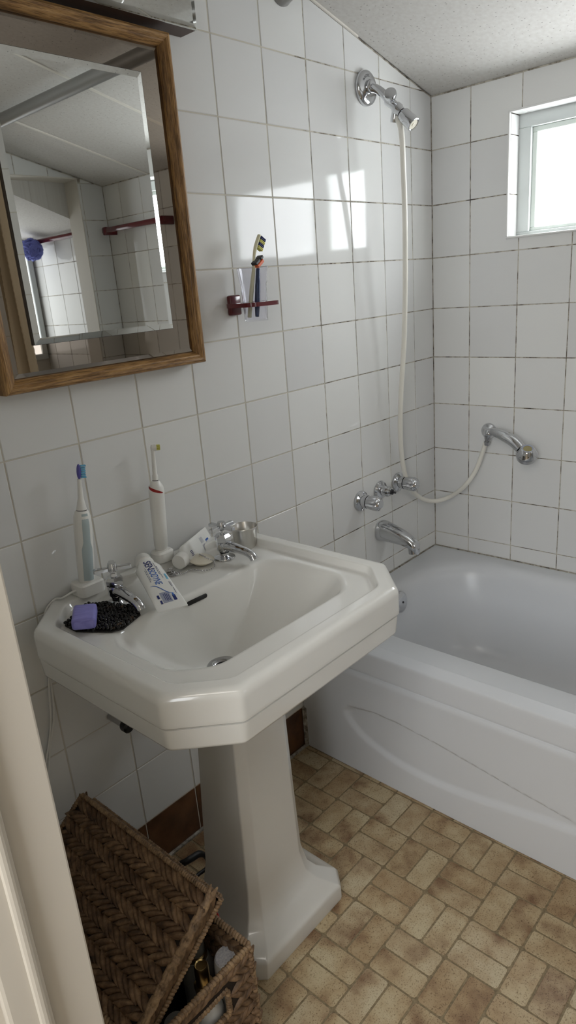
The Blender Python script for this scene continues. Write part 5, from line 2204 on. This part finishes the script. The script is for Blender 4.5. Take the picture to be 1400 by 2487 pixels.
# dark bottle and red cap towards the back
p = bottle_at(524, 2262, 0.165)
nb = thing('dark_bottle', 'dark navy bottle with red cap at the back of the basket', 'bottle', (p.x, p.y, FZ))
bm = B()
lathe(bm, [(0.0, 0.0), (0.021, 0.0), (0.0225, 0.003), (0.0225, 0.140), (0.0180, 0.158), (0.0110, 0.165), (0.0, 0.165)], 28, cap=False)
obj('bottle_body', bm, 'bottle_navy', nb, True, auto=50)
bm = B()
lathe(bm, [(0.0105, 0.164), (0.0110, 0.190), (0.0095, 0.192), (0.0, 0.192)], 24, cap=False)
obj('bottle_cap', bm, 'rose_red', nb, True, auto=40, label='small red cap')
p = bottle_at(425, 2470, 0.160)
tg = thing('glass_jar', 'pale teal glass jar under the front of the lid', 'jar', (p.x, p.y, FZ))
bm = B()
lathe(bm, [(0.0, 0.0), (0.022, 0.0), (0.0235, 0.003), (0.0235, 0.105), (0.0200, 0.115), (0.0, 0.115)], 28, cap=False)
obj('jar_body', bm, 'bottle_teal', tg, True, auto=50)
bm = B()
lathe(bm, [(0.0205, 0.114), (0.0210, 0.135), (0.0195, 0.137), (0.0, 0.137)], 28, cap=False, rfun=lambda r, h, a: r * (1 - 0.03 * (math.cos(30 * a) > 0)))
obj('jar_lid', bm, 'bottle_grey', tg, True, auto=40)

# ---------------------------------------------------------------- black curved handle between basket and pedestal
hk = [at(452, 2093, 1, -0.135), at(468, 2083, 1, -0.135), at(484, 2074, 1, -0.135), at(498, 2078, 1, -0.135), at(506, 2092, 1, -0.135), at(502, 2108, 1, -0.135), at(486, 2121, 1, -0.135), at(470, 2132, 1, -0.135)]
low = Vector((hk[-1].x + 0.004, -0.112, 0.003))
hkc = thing('curved_handle', 'black curved loop handle behind the basket near the pedestal', 'handle')
bm = B()
first = Vector((hk[0].x - 0.012, -0.112, 0.003))
tube(bm, [first, Vector((first.x, -0.112, hk[0].z * 0.75))] + hk[0:5], [0.007, 0.007, 0.0074, 0.0080, 0.0078, 0.0056, 0.0048], 12, 6)
obj('grip', bm, 'black_rubber', hkc, True)
bm = B()
tube(bm, hk[4:] + [Vector((low.x, -0.112, hk[-1].z * 0.6)), low], [0.0048, 0.0046, 0.0044, 0.0044, 0.0044, 0.0044], 10, 6)
obj('loop', bm, 'black_rubber', hkc, True)
seat(hkc, low)

# ---------------------------------------------------------------- things seen only in the mirror


def towel_rail(u0, u1, z, label):
    th = thing('towel_rail', label, 'towel rail', (0, -u0, z), group='maroon towel rails on the window wall')
    bm = B()
    box(bm, -0.062, -0.046, -(u1 - u0), 0.0, -0.011, 0.011, 0.003, 2)
    obj('bar', bm, 'maroon', th, True, auto=40)
    for yy in (-0.02, -(u1 - u0) + 0.02):
        bm = B()
        box(bm, -0.064, -0.0005, yy - 0.012, yy + 0.012, -0.020, 0.014, 0.003, 2)
        obj('bracket', bm, 'maroon', th, True, auto=40)
    return th


towel_rail(1.27, 1.735, 1.602, 'maroon towel rail on the window wall beyond the window')
towel_rail(1.90, 2.47, 1.612, 'maroon towel rail inside the alcove holding a blue bath puff')
puff = thing('bath_puff', 'blue net bath puff hanging from the alcove towel rail', 'bath puff', (-0.062, -2.32, 1.60))
bm = B()
for i in range(26):
    d = Vector((random.gauss(0, 1), random.gauss(0, 1), random.gauss(0, 1))).normalized()
    n_ = frame_from(d)
    c = d * 0.036
    ringp = [c + n_ @ Vector((0.030 * math.cos(a), 0.030 * math.sin(a), 0.006 * math.sin(5 * a))) for a in [2 * math.pi * k / 16 for k in range(17)]]
    tube(bm, ringp, 0.007, 5)
o = obj('net_ruffles', bm, 'blue_net', puff, True)
bm = B()
tube(bm, [(0, 0, 0.0), (0.004, 0, 0.03), (0.0, 0.01, -0.02)], 0.0015, 5)
obj('cord', bm, 'white_plastic', puff)
puff.location = (-0.095, -2.32, 1.575)

# bunched shower curtain at the far end of the rod (its edge shows in the mirror)
cur = thing('shower_curtain', 'beige waffle shower curtain bunched at the far end of the rod', 'curtain', (RX, -1.58, RZ))
bm = B()


def curtain_fn(u, v):
    y = -1.735 + 0.24 * u + 1.58
    z = 1.885 - 1.46 * v
    amp = 0.030 + 0.022 * v
    x = amp * math.sin(u * 2 * math.pi * 6.5) + 0.010 * math.sin(u * 23 + v * 3) + 0.0014 * (math.sin(u * 420) + math.sin(v * 420))
    return Vector((x, y, z - RZ))


grid(bm, curtain_fn, 240, 200)
o = obj('cloth', bm, 'towel', cur, True)
md = o.modifiers.new('thickness', 'SOLIDIFY')
md.thickness = 0.002
for k in range(7):
    yy = -1.720 + 0.034 * k + 1.58
    bm = B()
    tube(bm, [Vector((0.026 * math.cos(a), yy, 0.026 * math.sin(a) - 0.004)) for a in [2 * math.pi * i / 20 for i in range(21)]], 0.0018, 6)
    obj('curtain_ring', bm, 'chrome', cur, True)
